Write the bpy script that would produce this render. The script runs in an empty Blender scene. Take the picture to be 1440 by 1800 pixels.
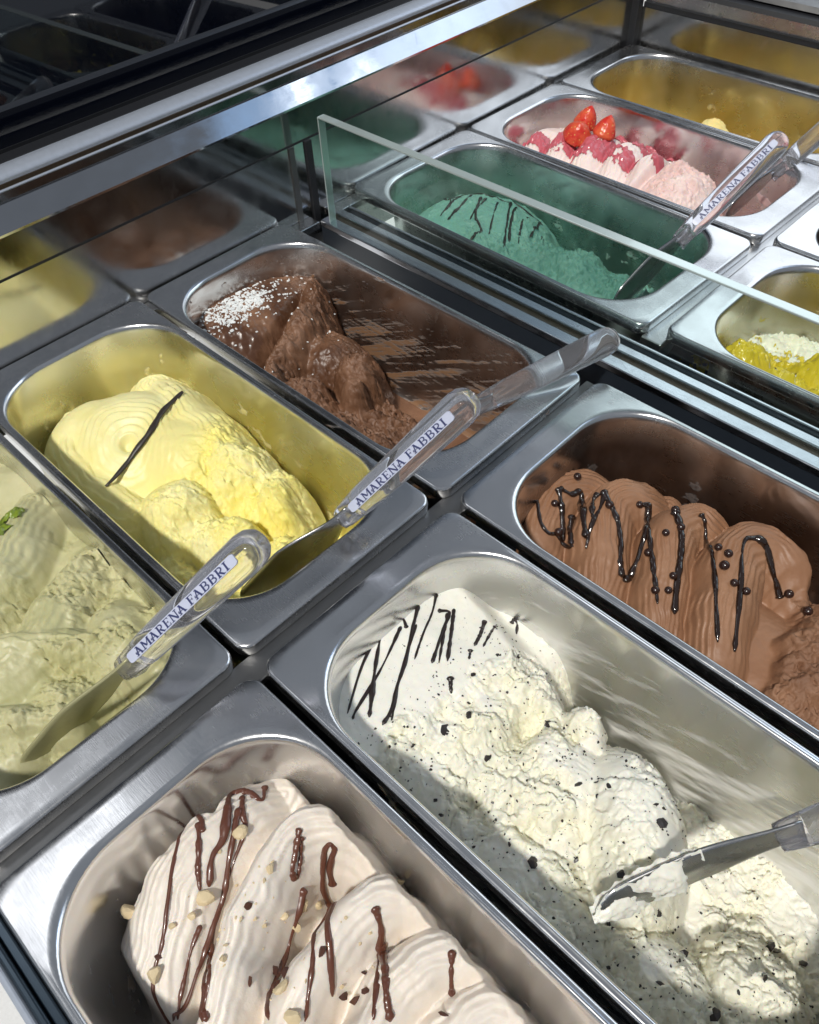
import bpy, bmesh, math, random
import numpy as np
from mathutils import Vector, Matrix

S = 0.001                      # everything below is written in millimetres
scene = bpy.context.scene
col = scene.collection
random.seed(7)

# ---------------------------------------------------------------- camera
cam_data = bpy.data.cameras.new('camera'); cam = bpy.data.objects.new('camera', cam_data); col.objects.link(cam)
cam_data.sensor_fit = 'HORIZONTAL'; cam_data.sensor_width = 36.0; cam_data.lens = 36.05
cam_data.clip_start = 0.01; cam_data.clip_end = 50
cam.matrix_world = (Matrix.Translation(Vector((252.31, -101.35, 412.13)) * S)
                    @ Matrix.Rotation(0.81284, 4, 'Z') @ Matrix.Rotation(0.72072, 4, 'X') @ Matrix.Rotation(-0.05892, 4, 'Z'))
scene.camera = cam

# ---------------------------------------------------------------- light
world = bpy.data.worlds.new('World'); scene.world = world; world.use_nodes = True
wb = world.node_tree.nodes['Background']; wb.inputs[0].default_value = (0.60, 0.66, 0.75, 1); wb.inputs[1].default_value = 0.33
def area(name, loc, target, sx, sy, power, color):
    l = bpy.data.lights.new(name, 'AREA'); l.shape = 'RECTANGLE'; l.size = sx; l.size_y = sy; l.energy = power; l.color = color
    o = bpy.data.objects.new(name, l); col.objects.link(o); o.location = loc
    o.rotation_euler = (Vector(target) - Vector(loc)).to_track_quat('-Z', 'Y').to_euler(); return o
sun = bpy.data.lights.new('sun', 'SUN'); sun.energy = 3.0; sun.angle = math.radians(4.0); sun.color = (1.0, 0.965, 0.90)
so = bpy.data.objects.new('sun', sun); col.objects.link(so)
so.rotation_euler = Vector((-0.20, 0.56, -0.85)).to_track_quat('-Z', 'Y').to_euler()
area('window_light', (0.2, 3.3, 1.75), (0.1, 0.4, 1.3), 4.4, 2.2, 42, (0.86, 0.93, 1.0))
area('ledge_sky_light', (0.76, 2.55, 2.25), (0.76, 2.55, 0.0), 1.0, 1.8, 4.6, (0.34, 0.60, 1.0))  # added blue panel overhead, placed to reflect as sky in the ledge
area('ledge_glint_lamp', (0.70, 2.02, 2.18), (0.70, 2.02, 0.0), 0.16, 0.12, 0.30, (0.95, 0.98, 1.0))  # two added small lamps, placed for white glints on the ledge
area('ledge_glint_lamp', (0.78, 2.36, 2.18), (0.78, 2.36, 0.0), 0.20, 0.13, 0.36, (0.95, 0.98, 1.0))
area('flange_reflection_light', (-1.10, -0.42, 1.62), (0.0, -0.1, 0.0), 0.75, 0.55, 2.2, (0.95, 0.97, 1.0))  # added lamp for the bright reflection on the near flanges

vs = scene.view_settings; vs.view_transform = 'Standard'; vs.look = 'None'; vs.gamma = 1.0; vs.exposure = 0.0; vs.use_curve_mapping = False
cy = scene.cycles; cy.use_denoising = True; cy.max_bounces = 9; cy.glossy_bounces = 5; cy.transmission_bounces = 8; cy.adaptive_threshold = 0.02
cy.transparent_max_bounces = 12; cy.sample_clamp_indirect = 5.0
try: cy.denoiser = 'OPENIMAGEDENOISE'
except Exception: pass
# ---------------------------------------------------------------- gelato relief (mm, world x/y -> z)
def _hash(ix, iy, seed):
    h = (ix.astype(np.int64) * 374761393 + iy.astype(np.int64) * 668265263 + seed * 1442695041) & 0xFFFFFFFF
    h = ((h ^ (h >> 13)) * 1274126177) & 0xFFFFFFFF
    return (h ^ (h >> 16)) & 0xFFFFFFFF
def perlin(x, y, seed=0):
    x0 = np.floor(x); y0 = np.floor(y); fx = x - x0; fy = y - y0
    u = fx * fx * fx * (fx * (fx * 6 - 15) + 10); v = fy * fy * fy * (fy * (fy * 6 - 15) + 10)
    def g(dx, dy):
        a = _hash(x0 + dx, y0 + dy, seed) * (2 * np.pi / 4294967296.0)
        return np.cos(a) * (fx - dx) + np.sin(a) * (fy - dy)
    a = g(0, 0); b = g(1, 0); c = g(0, 1); d = g(1, 1)
    return ((a * (1 - u) + b * u) * (1 - v) + (c * (1 - u) + d * u) * v) * 1.5
def fbm(x, y, s, octv=4, seed=0, gain=.5):
    t = 0; amp = 1.
    for i in range(octv):
        t = t + amp * perlin(x / s + 13.7 * i, y / s - 7.3 * i, seed + i * 17); s *= .5; amp *= gain
    return t
def smax(a, b, k):
    h = np.clip(.5 + .5 * (a - b) / k, 0, 1); return b * (1 - h) + a * h + k * h * (1 - h)
def smin(a, b, k): return -smax(-a, -b, k)
def sstep(a, b, x):
    t = np.clip((x - a) / (b - a), 0, 1); return t * t * (3 - 2 * t)
def dome(x, y, cx, cy, rx, ry, ang, top, drop, p=2.2):
    a = math.radians(ang); u = (x - cx) * math.cos(a) + (y - cy) * math.sin(a); v = -(x - cx) * math.sin(a) + (y - cy) * math.cos(a)
    r = np.sqrt((u / rx) ** 2 + (v / ry) ** 2); return top - drop * r ** p
def spline(pts, n=70):
    P = np.array(pts, float); m = len(P)
    P = np.vstack([2 * P[0] - P[1], P, 2 * P[-1] - P[-2]]); out = []
    for t in np.linspace(0, m - 1.0001, n):
        i = int(t); f = t - i; a, b, c, d = P[i], P[i + 1], P[i + 2], P[i + 3]
        out.append(.5 * ((2 * b) + (-a + c) * f + (2 * a - 5 * b + 4 * c - d) * f * f + (-a + 3 * b - 3 * c + d) * f ** 3))
    return np.array(out)
def along(x, y, pts, n=90):
    """nearest point on a path: signed side distance, parameter 0..1, crest height there"""
    S_ = spline(pts, n); best = np.full(x.shape, 1e9); bi = np.zeros(x.shape, int)
    T = np.gradient(S_[:, :2], axis=0); ln = np.linalg.norm(T, axis=1) + 1e-9; T /= ln[:, None]
    for i in range(n):
        d = (x - S_[i, 0]) ** 2 + (y - S_[i, 1]) ** 2; w = d < best; best = np.where(w, d, best); bi = np.where(w, i, bi)
    dx = x - S_[bi, 0]; dy = y - S_[bi, 1]; tx = T[bi, 0]; ty = T[bi, 1]
    s = tx * dy - ty * dx; a = tx * dx + ty * dy; end = (bi == 0) | (bi == n - 1)
    sd = np.where(end, np.sign(s) * np.sqrt(best), s)
    dz = np.gradient(S_[:, 2]) / ln
    ez = S_[bi, 2] + np.where(end, 0, a * dz[bi])
    return sd, bi / (n - 1.), ez
def ribbon(x, y, pts, hw, drop, amp=0., lam=4., p=2.0, seed=0, skew=0.):
    """a fold of gelato laid by the spatula: pts = (x, y, crest z); fine ridges run along it"""
    wx = x + 2.2 * fbm(x, y, 28, 2, seed + 5); wy = y + 2.2 * fbm(x, y, 28, 2, seed + 9)
    sd, t, ez = along(wx, wy, pts)
    q = sd / hw; q = q + skew * (1 - np.clip(np.abs(q), 0, 1))
    z = ez - drop * np.abs(q) ** p
    if amp:
        ph = sd / lam + .35 * fbm(x, y, 16, 2, seed + 3)
        sw = ph - np.floor(ph)
        rid = np.where(sw < .75, sw / .75, (1 - sw) / .25) - .5
        am = 1.3 * sstep(-.62, .38, fbm(x, y, 30, 2, seed + 21) + .25 * np.abs(q))
        rid = rid * (.75 + .5 * perlin(np.floor(ph) * .77, t * 4, seed + 2))
        z = z + amp * am * rid * sstep(1.15, .8, np.abs(q))
    return z
def worley(x, y, s, seed=0):
    """distance to the nearest feature point, in cells"""
    u = x / s; v = y / s; iu = np.floor(u); iv = np.floor(v); best = np.full(x.shape, 9.)
    for di in (-1, 0, 1):
        for dj in (-1, 0, 1):
            cu = iu + di; cv = iv + dj; h = _hash(cu, cv, seed); px = cu + (h & 0xFFFF) / 65535.; py = cv + ((h >> 16) & 0xFFFF) / 65535.
            best = np.minimum(best, np.hypot(u - px, v - py))
    return best
def torn(x, y, seed, big=3.2, ang=0., an=1.6, crumb=1.):
    """broken, crumbly surface left by scooping"""
    a = math.radians(ang); u = (x * math.cos(a) + y * math.sin(a)) / an; v = -x * math.sin(a) + y * math.cos(a)
    w1 = fbm(x, y, 14, 3, seed + 40); w2 = fbm(x, y, 14, 3, seed + 41)
    wu = u + 5 * w1; wv = v + 5 * w2
    n1 = fbm(wu, wv, 24, 3, seed); n2 = fbm(wu, wv, 8, 3, seed + 7); n3 = fbm(x, y, 3.2, 3, seed + 11, .6)
    st = n1 * 3.0; fl = np.floor(st); fr = st - fl; ter = (fl + sstep(.6, .95, fr)) / 3.0
    c1 = worley(wu, wv, 17, seed + 1); c2 = worley(x + 2.5 * w2, y + 2.5 * w1, 5.5, seed + 2); c3 = worley(x + 1.2 * n2, y - 1.2 * n3, 2.3, seed + 3)
    rough = np.clip(.55 + 1.1 * fbm(x, y, 33, 2, seed + 60), .12, 1.2)
    return big * (.95 * ter + .30 * (1 - 2 * np.abs(n2)) + .75 * (.5 - c1)) + crumb * rough * (big / 3.2) * (1.15 * (.45 - c2) + .55 * (.45 - c3) + .55 * n3)

def gel_vanilla(x, y):
    z = np.full(x.shape, -104.)
    z = smax(z, dome(x, y, -262, 84, 66, 60, 12, -17, 40, 2.6), 8)
    z = smax(z, dome(x, y, -297, 66, 40, 46, 0, -27, 40, 3.0), 5)
    z = smax(z, dome(x, y, -212, 100, 62, 46, 20, -20, 42, 2.6), 7)
    r = np.hypot(x + 243, (y - 66) * 1.12) + 3.5 * fbm(x, y, 34, 2, 91); th = np.arctan2(y - 66, x + 243)
    ph = (r + 2.6 * fbm(x, y, 30, 2, 3)) / 6.4 + th / (2 * np.pi)
    sw = ph - np.floor(ph); rid = np.where(sw < .72, sw / .72, (1 - sw) / .28) - .5
    sm = sstep(60, 30, r) * sstep(-160, -190, x) * (.35 + .75 * sstep(-.35, .3, fbm(x, y, 40, 2, 19)))
    z = z + sm * 1.5 * rid - 13 * np.exp(-(r / 7.0) ** 2) - 3.0 * np.exp(-((r - 14) / 9.) ** 2)
    f = ribbon(x, y, [(-300, 128, -34), (-255, 122, -21), (-212, 118, -21), (-172, 112, -25)], 27, 20, 1.9, 5.2, seed=31)
    z = smax(z, f, 3)
    f = ribbon(x, y, [(-322, 60, -40), (-300, 40, -34), (-255, 30, -36), (-205, 36, -42)], 22, 24, 1.7, 5.4, seed=37)
    z = smax(z, f, 4)
    # scooped front half
    tm = sstep(-215, -160, x + .25 * (y - 80) + 10 * fbm(x, y, 30, 2, 8))
    l = dome(x, y, -168, 112, 48, 36, -15, -24, 40, 2.4)
    l = smax(l, dome(x, y, -126, 122, 32, 26, -30, -32, 34, 2.8), 3)
    l = smax(l, dome(x, y, -172, 62, 46, 36, 20, -29, 42, 2.4), 3)
    l = smax(l, dome(x, y, -126, 70, 36, 27, 35, -33, 46, 3.2), 1.5)
    l = smax(l, dome(x, y, -84, 92, 30, 28, 0, -46, 38, 2.8), 1.5)
    l = smax(l, dome(x, y, -84, 48, 42, 32, 10, -54, 34, 2.8), 2)
    l = smax(l, dome(x, y, -118, 30, 60, 22, 0, -60, 30, 2.4), 4)
    l = l - 16 * np.exp(-(((x + 143) / 12) ** 2 + ((y - 93) / 20) ** 2)) - 22 * np.exp(-(((x + 108) / 16) ** 2 + ((y - 132) / 16) ** 2))
    z = smax(z, l, 4)
    t = torn(x, y, 61, 6.2, 25, 1.5, .9)
    z = z + tm * t + .35 * fbm(x, y, 9, 3, 71) * (1 - tm)
    return z, tm

def gel_choc(x, y):
    z = np.full(x.shape, -118.)
    crust = dome(x, y, -322, 250, 50, 92, -8, -25, 22, 3.0)
    z = smax(z, crust - 46 * sstep(-292, -262, x + .35 * (y - 262)), 4)
    rg = ribbon(x, y, [(-322, 322, -34), (-296, 308, -28), (-276, 284, -25), (-262, 252, -30), (-250, 222, -38), (-232, 198, -46)], 20, 36, .9, 6, seed=4)
    z = smax(z, rg, 2)
    z = smax(z, dome(x, y, -240, 276, 36, 40, -30, -46, 34, 2.4), 4)
    lump = smax(dome(x, y, -196, 266, 22, 17, 25, -37, 34, 2.8), dome(x, y, -182, 252, 15, 14, 0, -46, 30, 2.6), 1.5)
    z = smax(z, lump, 1.5)
    lo = dome(x, y, -214, 222, 36, 26, 15, -50, 38, 2.6)
    lo = smax(lo, dome(x, y, -166, 214, 30, 24, 5, -60, 36, 2.6), 2)
    lo = smax(lo, dome(x, y, -132, 226, 30, 24, 20, -66, 36, 2.6), 2)
    lo = smax(lo, dome(x, y, -102, 216, 24, 22, 10, -68, 40, 2.6), 2)
    lo = smax(lo, dome(x, y, -50, 262, 20, 34, 0, -84, 30, 2.4), 3)
    lo = smax(lo, dome(x, y, -190, 236, 110, 58, 4, -74, 30, 2.6), 6)
    z = smax(z, lo, 2)
    tm = sstep(-296, -268, x + .45 * (y - 262) + 8 * fbm(x, y, 25, 2, 3))
    cut = sstep(-262, -244, x) * sstep(-212, -228, x) * sstep(232, 252, y)
    tm2 = tm * (1 - .7 * cut)
    live = sstep(-112, -95, z)
    z = z + live * (tm2 * torn(x, y, 131, 7.4, 35, 1.4, 1.7) + (1 - tm) * 1.2 * fbm(x, y, 7, 3, 9))
    return z, tm2

def gel_pistachio(x, y):
    z = -42 + 9 * fbm(x, y, 60, 2, 2)
    z = smax(z, ribbon(x, y, [(-232, -20, -26), (-205, -48, -13), (-190, -84, -16), (-200, -140, -26)], 27, 30, 2.2, 4.6, seed=51), 3)
    z = smax(z, ribbon(x, y, [(-160, -18, -32), (-140, -50, -20), (-120, -92, -22), (-128, -150, -30)], 27, 26, 1.8, 6.0, seed=55), 3)
    z = smax(z, dome(x, y, -92, -40, 44, 30, -25, -24, 30, 2.4), 3)
    z = smax(z, dome(x, y, -84, -84, 36, 40, 0, -31, 34, 2.4), 4)
    hole = np.exp(-(((x + 42) / 22) ** 2 + ((y + 100) / 50) ** 2) ** 1.5)
    z = z - 50 * hole
    z = smax(z, dome(x, y, -40, -97, 21, 20, 30, -46, 30, 2.4), 2)
    z = smax(z, dome(x, y, -44, -48, 22, 40, 20, -50, 30, 2.4), 4)
    z = smax(z, ribbon(x, y, [(-178, -150, -30), (-150, -112, -22), (-112, -70, -18), (-70, -34, -26)], 20, 28, 2.0, 5.4, seed=57), 1.5)
    z = smax(z, ribbon(x, y, [(-120, -152, -34), (-96, -118, -26), (-72, -92, -31)], 18, 28, 1.8, 6.0, seed=58), 1.5)
    z = z + 7 + 5 * sstep(-60, -12, y)
    tm = sstep(-205, -150, x + 12 * fbm(x, y, 30, 2, 5)) * (.12 + .88 * sstep(-.15, .3, fbm(x, y, 38, 2, 77)))
    z = z + tm * torn(x, y, 171, 6.6, 55, 1.5, 1.3) + .5 * fbm(x, y, 10, 3, 6)
    return z, tm

def gel_straciatella(x, y):
    z = np.full(x.shape, -113.)
    plat = -31 + 1.4 * fbm(x, y, 40, 2, 6) - .08 * (x - 30) - 26 * sstep(92, 118, x - .18 * (y - 80))
    plat = plat - 20 * sstep(136, 158, y + .2 * (x - 60))
    z = smax(z, plat - 70 * sstep(120, 150, x), 3)
    m = dome(x, y, 104, 78, 44, 56, -30, -37, 36, 2.4)
    m = smax(m, dome(x, y, 118, 118, 34, 26, -25, -40, 36, 2.4), 3)
    m = smax(m, dome(x, y, 100, 40, 50, 26, 10, -46, 30, 2.4), 4)
    m = smax(m, dome(x, y, 160, 84, 50, 48, -10, -36, 40, 2.6), 3)
    m = smax(m, dome(x, y, 158, 122, 22, 15, -30, -38, 34, 2.6), 2)
    m = smax(m, dome(x, y, 178, 38, 70, 30, 0, -50, 32, 2.4), 4)
    m = m - 19 * np.exp(-(((x - 131) / 9) ** 2 + ((y - 98) / 17) ** 2)) - 10 * np.exp(-(((x - 140) / 14) ** 2 + ((y - 55) / 18) ** 2))
    rm = smax(dome(x, y, 206, 100, 46, 32, -42, -27, 40, 2.6), dome(x, y, 222, 84, 26, 34, 20, -33, 40, 2.6), 5)
    m = smax(m, rm, 5)
    m = smax(m, dome(x, y, 262, 44, 44, 30, 10, -60, 34, 2.4), 3)
    m = smax(m, dome(x, y, 304, 76, 34, 34, 0, -68, 34, 2.4), 3)
    m = smax(m, dome(x, y, 320, 40, 34, 30, 0, -66, 34, 2.4), 3)
    z = smax(z, m, 3)
    sm = sstep(104, 80, x - .25 * (y - 80) + 22 * fbm(x, y, 28, 3, 3))
    smr = .75 * np.exp(-(((x - 216) / 30) ** 2 + ((y - 102) / 22) ** 2)) + .7 * sstep(.1, .5, fbm(x, y, 40, 2, 55))
    tm = np.clip(1 - sm - smr, 0, 1)
    z = z + tm * torn(x, y, 211, 7.6, 15, 1.3, 1.15) + .5 * (1 - tm) * fbm(x, y, 12, 3, 4)
    return z, tm

def folds(x, y, base, F, seed, k=1.6):
    z = base
    for i, (pts, hw, drop, amp, lam, sk) in enumerate(F):
        z = smax(z, ribbon(x, y, pts, hw, drop, amp, lam, 2.3, seed + i * 13, sk), k)
    return z
def gel_hazelnut(x, y):
    b = dome(x, y, 200, -92, 175, 64, 0, -58, 40, 3.0)
    b = smax(b, dome(x, y, 62, -100, 40, 46, 30, -44, 30, 2.4), 6)
    F = [([(58, -30, -40), (56, -48, -26), (55, -65, -20), (56, -86, -19), (66, -109, -24), (80, -128, -33), (92, -146, -44)], 27, 27, 2.1, 4.6, 0),
         ([(300, -22, -54), (284, -20, -42), (270, -30, -34), (262, -48, -33), (262, -74, -36), (274, -104, -44), (290, -146, -54)], 23, 26, 2.2, 4.1, .1),
         ([(250, -21, -46), (232, -20, -34), (219, -26, -28), (210, -40, -26), (209, -62, -29), (220, -96, -36), (240, -140, -48)], 22, 30, 2.0, 4.8, .16),
         ([(222, -20, -42), (202, -19, -30), (188, -26, -24), (178, -39, -21), (176, -60, -22), (184, -92, -27), (206, -140, -42)], 21, 34, 2.1, 4.8, .18),
         ([(182, -20, -40), (163, -20, -27), (148, -26, -20), (140, -42, -17), (140, -63, -18), (148, -92, -23), (172, -140, -40)], 20, 36, 2.2, 4.7, .18),
         ([(142, -19, -40), (122, -18, -26), (105, -20, -18), (91, -32, -14), (89, -52, -13), (97, -76, -15), (110, -101, -19), (134, -142, -36)], 18, 38, 2.4, 4.4, .2)]
    z = folds(x, y, b, F, 301, .8)
    z = z - 15 * np.exp(-(((x - 117 - .25 * (y + 75)) / 9) ** 2 + ((y + 76) / 22) ** 2) ** 1.4) - 9 * np.exp(-(((x - 163 - .2 * (y + 75)) / 8) ** 2 + ((y + 80) / 20) ** 2) ** 1.4)
    z = z - 60 * sstep(-138, -152, y - .06 * (x - 60)) - 34 * sstep(-24, -13, y + 2.5 * fbm(x, y, 18, 2, 77))
    z = z - 46 * sstep(43, 26, x + 5 * fbm(x, y, 14, 2, 3))
    tm = .30 * sstep(-.1, .5, fbm(x, y, 30, 2, 12)) + .5 * sstep(-34, -20, y)
    z = z + tm * .45 * torn(x, y, 333, 2.6, 80) + .3 * fbm(x, y, 6, 3, 14)
    return z, tm
def gel_dark(x, y):
    b = dome(x, y, 190, 250, 180, 62, 0, -54, 40, 3.0)
    F = [([(62, 292, -48), (44, 286, -38), (34, 271, -33), (32, 251, -33), (38, 231, -38), (56, 205, -50)], 24, 24, 2.3, 3.9, 0),
         ([(98, 308, -46), (88, 297, -32), (77, 288, -26), (71, 274, -25), (76, 257, -28), (89, 238, -34), (112, 206, -48)], 24, 27, 2.4, 3.8, .12),
         ([(148, 308, -46), (136, 304, -32), (124, 298, -25), (117, 284, -22), (122, 267, -23), (133, 248, -29), (156, 208, -46)], 23, 28, 2.4, 3.8, .14),
         ([(205, 304, -46), (193, 311, -33), (178, 313, -26), (164, 307, -22), (159, 290, -20), (164, 270, -22), (177, 246, -29), (200, 206, -46)], 24, 28, 2.4, 3.9, .12)]
    z = folds(x, y, b, F, 401, .8)
    z = z - 26 * sstep(320, 333, y)
    tm = sstep(208, 224, x + .2 * (y - 260) + 8 * fbm(x, y, 20, 2, 3))
    z = z * (1 - tm) + tm * smax(dome(x, y, 238, 264, 46, 60, 0, -34, 34, 2.2), dome(x, y, 282, 240, 60, 50, 0, -50, 30, 2.2), 4)
    z = z + tm * torn(x, y, 433, 6.4, 20, 1.4, 1.4) + .3 * fbm(x, y, 7, 3, 14)
    return z, np.clip(tm + .08, 0, 1)
def gel_mint(x, y):
    z = np.full(x.shape, -108.)
    z = smax(z, dome(x, y, -268, 516, 78, 74, 0, -28, 26, 3.2), 4)
    z = smax(z, dome(x, y, -232, 486, 44, 36, 10, -30, 34, 2.4), 4)
    z = smax(z, dome(x, y, -190, 508, 40, 36, 20, -36, 36, 2.4), 3)
    z = smax(z, dome(x, y, -150, 522, 54, 50, -20, -38, 34, 2.4), 4)
    z = smax(z, dome(x, y, -102, 526, 60, 50, 0, -46, 30, 2.4), 4)
    z = smax(z, dome(x, y, -58, 516, 36, 50, 0, -54, 30, 2.4), 4)
    z = z - 4
    tm = .3 + .7 * sstep(-262, -215, x + .5 * (500 - y) + 22 * fbm(x, y, 25, 2, 3))
    z = z + tm * torn(x, y, 511, 7.6, 30, 1.4, 1.5) + .9 * fbm(x, y, 11, 3, 5)
    return z, tm
def gel_strawberry(x, y):
    b = dome(x, y, -236, 690, 105, 60, 0, -28, 34, 3.0)
    F = [([(-318, 735, -34), (-322, 700, -24), (-312, 664, -28), (-300, 632, -40)], 24, 26, 2.2, 5, 0),
         ([(-282, 740, -30), (-286, 704, -14), (-278, 666, -20), (-262, 632, -40)], 22, 26, 2.4, 5, .1),
         ([(-246, 742, -30), (-250, 706, -11), (-242, 668, -18), (-226, 632, -40)], 22, 26, 2.4, 5, .1),
         ([(-210, 742, -30), (-214, 706, -12), (-206, 668, -20), (-190, 632, -42)], 22, 26, 2.4, 5, .1),
         ([(-176, 742, -34), (-180, 706, -14), (-172, 668, -22), (-156, 632, -42)], 22, 26, 2.2, 5, .1)]
    z = folds(x, y, b, F, 601)
    tm = sstep(-180, -152, x + 8 * fbm(x, y, 20, 2, 3) - .15 * (y - 690))
    e = smax(dome(x, y, -138, 690, 42, 54, 0, -15, 34, 3.0), dome(x, y, -62, 682, 40, 50, 0, -52, 34, 2.2), 3)
    z = np.where(x > -190, smax(z - 90 * sstep(-176, -150, x), e, 4), z)
    z = smax(z, np.full(x.shape, -88.), 3)
    z = z + tm * torn(x, y, 633, 6.0, 40, 1.4, 1.3) + .4 * fbm(x, y, 8, 3, 5)
    return z, tm
def gel_custard(x, y):
    z = np.full(x.shape, -92.)
    z = smax(z, dome(x, y, -194, 862, 36, 30, -10, -33, 44, 2.2), 3)
    z = smax(z, dome(x, y, -240, 846, 24, 20, -10, -38, 44, 2.2), 3)
    z = smax(z, dome(x, y, -80, 880, 50, 34, 0, -54, 40, 2.2), 3)
    z = z + torn(x, y, 711, 3.6, 30)
    return z, np.ones(x.shape)
def gel_lemon(x, y):
    z = np.full(x.shape, -70.)
    z = smax(z, dome(x, y, 54, 494, 26, 34, 0, -33, 30, 2.2), 3)
    z = smax(z, dome(x, y, 92, 486, 32, 26, 20, -37, 30, 2.2), 3)
    z = smax(z, dome(x, y, 116, 522, 40, 22, 10, -34, 34, 2.2), 3)
    z = smax(z, dome(x, y, 140, 486, 44, 34, 0, -36, 34, 2.2), 3)
    z = z + torn(x, y, 761, 6.0, 30, 1.5, 1.2)
    return z, .6 * np.ones(x.shape)
def gel_coffee(x, y):
    z = np.full(x.shape, -80.) + torn(x, y, 811, 4, 10)
    return z, np.ones(x.shape)
# ---- where the sauces, pearls and nuts lie (mm)
DRIZZLE_STRACCIATELLA = [[(32.6,126.8),(40.5,113.9),(48.3,96.5),(55.7,81.6)],[(37.3,93.7),(30.6,97.1),(25.6,95.1),(24.7,85.4),(27.9,73.5),(37.1,52.6),(52.1,27.6)],[(26.7,81.6),(40.1,63.1),(53.4,46.7),(62.8,35.2)],[(33.6,92.3),(39.7,77.2),(46.6,58.3),(54.2,33.0),(56.8,27.3)],[(30.5,111.6),(40.2,96.1),(53.1,75.6),(60.6,61.1),(68.7,47.9),(72.1,37.0)],[(40.0,99.9),(55.1,70.1),(66.8,53.1),(74.1,42.4)],[(42.1,117.7),(48.3,122.0),(53.5,110.8),(62.0,94.4),(65.7,86.8)],[(48.5,126.3),(59.0,112.1),(71.6,94.6)],[(47.5,121.0),(57.6,106.3),(68.7,89.9)],[(68.6,133.9),(73.2,124.0),(76.0,115.1)],[(75.6,135.8),(77.4,128.6),(80.4,118.3)],[(74.8,154.8),(74.2,158.3),(77.8,157.3),(82.6,150.6)],[(79.7,88.2),(87.0,81.1)],[(76.2,111.2),(80.0,105.4)]]
DRIZZLE_HAZELNUT = [[(52.4,-75.2),(45.0,-71.6),(35.3,-72.2),(34.5,-78.0),(45.5,-87.0),(55.1,-97.0),(67.0,-109.7),(77.3,-121.7),(80.9,-128.9),(87.7,-136.9),(100.9,-145.1)],[(45.8,-73.5),(56.7,-80.8),(64.7,-87.9),(72.5,-93.7)],[(49.3,-34.1),(56.8,-41.4),(47.0,-44.5),(41.7,-51.0),(51.9,-59.2),(61.7,-69.3),(65.1,-79.3),(73.5,-89.3)],[(48.4,-47.6),(59.0,-54.7),(65.3,-58.4),(73.2,-75.5),(80.7,-90.9),(88.4,-104.8),(94.3,-115.5),(101.8,-130.2),(100.8,-139.1)],[(54.5,-53.3),(64.5,-65.7),(72.3,-76.9),(77.5,-84.7),(82.6,-93.8),(90.5,-106.3),(108.6,-119.1),(118.9,-127.7)],[(82.7,-103.2),(88.5,-115.6),(96.9,-127.3),(103.3,-136.9)],[(88.0,-105.5),(107.1,-113.1),(114.4,-122.8),(120.7,-126.4)],[(89.6,-39.4),(95.0,-48.5),(99.0,-55.1),(102.2,-55.7)],[(92.2,-40.9),(96.7,-47.2),(102.2,-54.9)],[(109.7,-40.7),(106.7,-38.0),(105.9,-31.8),(103.0,-32.0),(102.4,-36.4),(105.1,-42.8),(108.6,-46.7),(123.9,-48.9),(132.3,-58.9),(143.0,-67.3),(154.4,-78.3)],[(123.8,-50.9),(127.9,-64.1),(139.6,-75.1),(147.0,-84.7),(153.6,-94.4)],[(144.3,-38.5),(151.5,-42.1),(155.5,-48.5),(166.0,-58.8),(177.6,-72.3)],[(153.1,-45.6),(165.6,-53.1),(175.7,-61.7),(183.1,-67.1)],[(184.3,-26.0),(190.3,-33.2),(196.3,-39.3)],[(104.5,-54.5),(110.1,-64.6),(113.7,-75.0),(119.3,-84.8),(128.1,-97.8),(140.4,-105.6)]]
DRIZZLE_DARK = [[(17.3,251.5),(27.2,240.7),(40.0,228.3),(49.5,225.7),(54.7,231.9),(68.9,231.3)],[(33.8,256.8),(44.6,247.3),(51.7,240.2),(58.2,234.3)],[(35.0,257.0),(42.5,261.8),(45.5,269.1),(53.0,261.4),(66.9,243.9),(75.1,234.7)],[(60.2,267.6),(60.7,262.4),(65.7,253.8),(70.7,248.4)],[(50.9,252.1),(56.4,244.3),(67.0,231.2)],[(64.3,270.6),(69.5,257.3),(72.4,244.9),(79.3,229.5)],[(62.7,269.8),(73.6,264.0),(83.5,259.0),(94.9,248.2),(102.8,236.6),(110.3,230.1)],[(86.5,282.2),(92.0,285.9),(100.8,270.8),(108.8,252.4),(112.0,236.9),(111.9,230.1)],[(94.0,282.4),(109.2,259.7),(119.8,247.4),(130.0,235.7),(141.8,222.0)],[(111.6,284.4),(122.5,275.0),(131.0,263.8),(139.7,247.9),(146.2,236.4),(153.5,225.1)],[(124.6,297.8),(133.5,293.4),(148.4,272.9),(159.6,257.6),(171.3,240.8),(185.7,221.6)],[(196.0,292.5),(191.2,295.2),(183.6,297.1),(172.0,301.6),(165.0,299.8),(160.5,292.9),(164.0,281.9),(173.0,267.0),(184.3,246.7),(196.5,224.8)]]
DRIZZLE_MINT = [[(-330.2,530.8),(-310.9,520.4),(-301.6,500.7)],[(-312.3,538.1),(-303.2,510.1),(-298.5,490.3)],[(-300.8,543.4),(-291.8,512.2),(-286.2,488.4)],[(-286.4,551.2),(-274.3,522.0),(-268.4,503.5)],[(-290.9,547.5),(-267.2,511.0),(-241.8,490.3),(-240.3,471.5)],[(-270.8,551.7),(-249.3,516.8),(-234.0,493.0)],[(-261.6,562.4),(-235.8,524.8),(-211.3,489.5)],[(-250.4,558.2),(-232.6,526.9),(-215.8,503.9)],[(-229.2,552.9),(-223.0,533.3),(-208.9,510.6)],[(-222.7,563.4),(-214.6,549.6),(-208.9,529.0)],[(-205.3,548.5),(-203.4,541.5)],[(-317.7,523.1),(-312.9,541.9),(-302.1,554.1),(-271.5,561.5),(-250.8,568.6),(-219.7,565.9)],[(-184.0,547.3),(-174.7,550.5),(-163.2,553.6)]]
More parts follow.
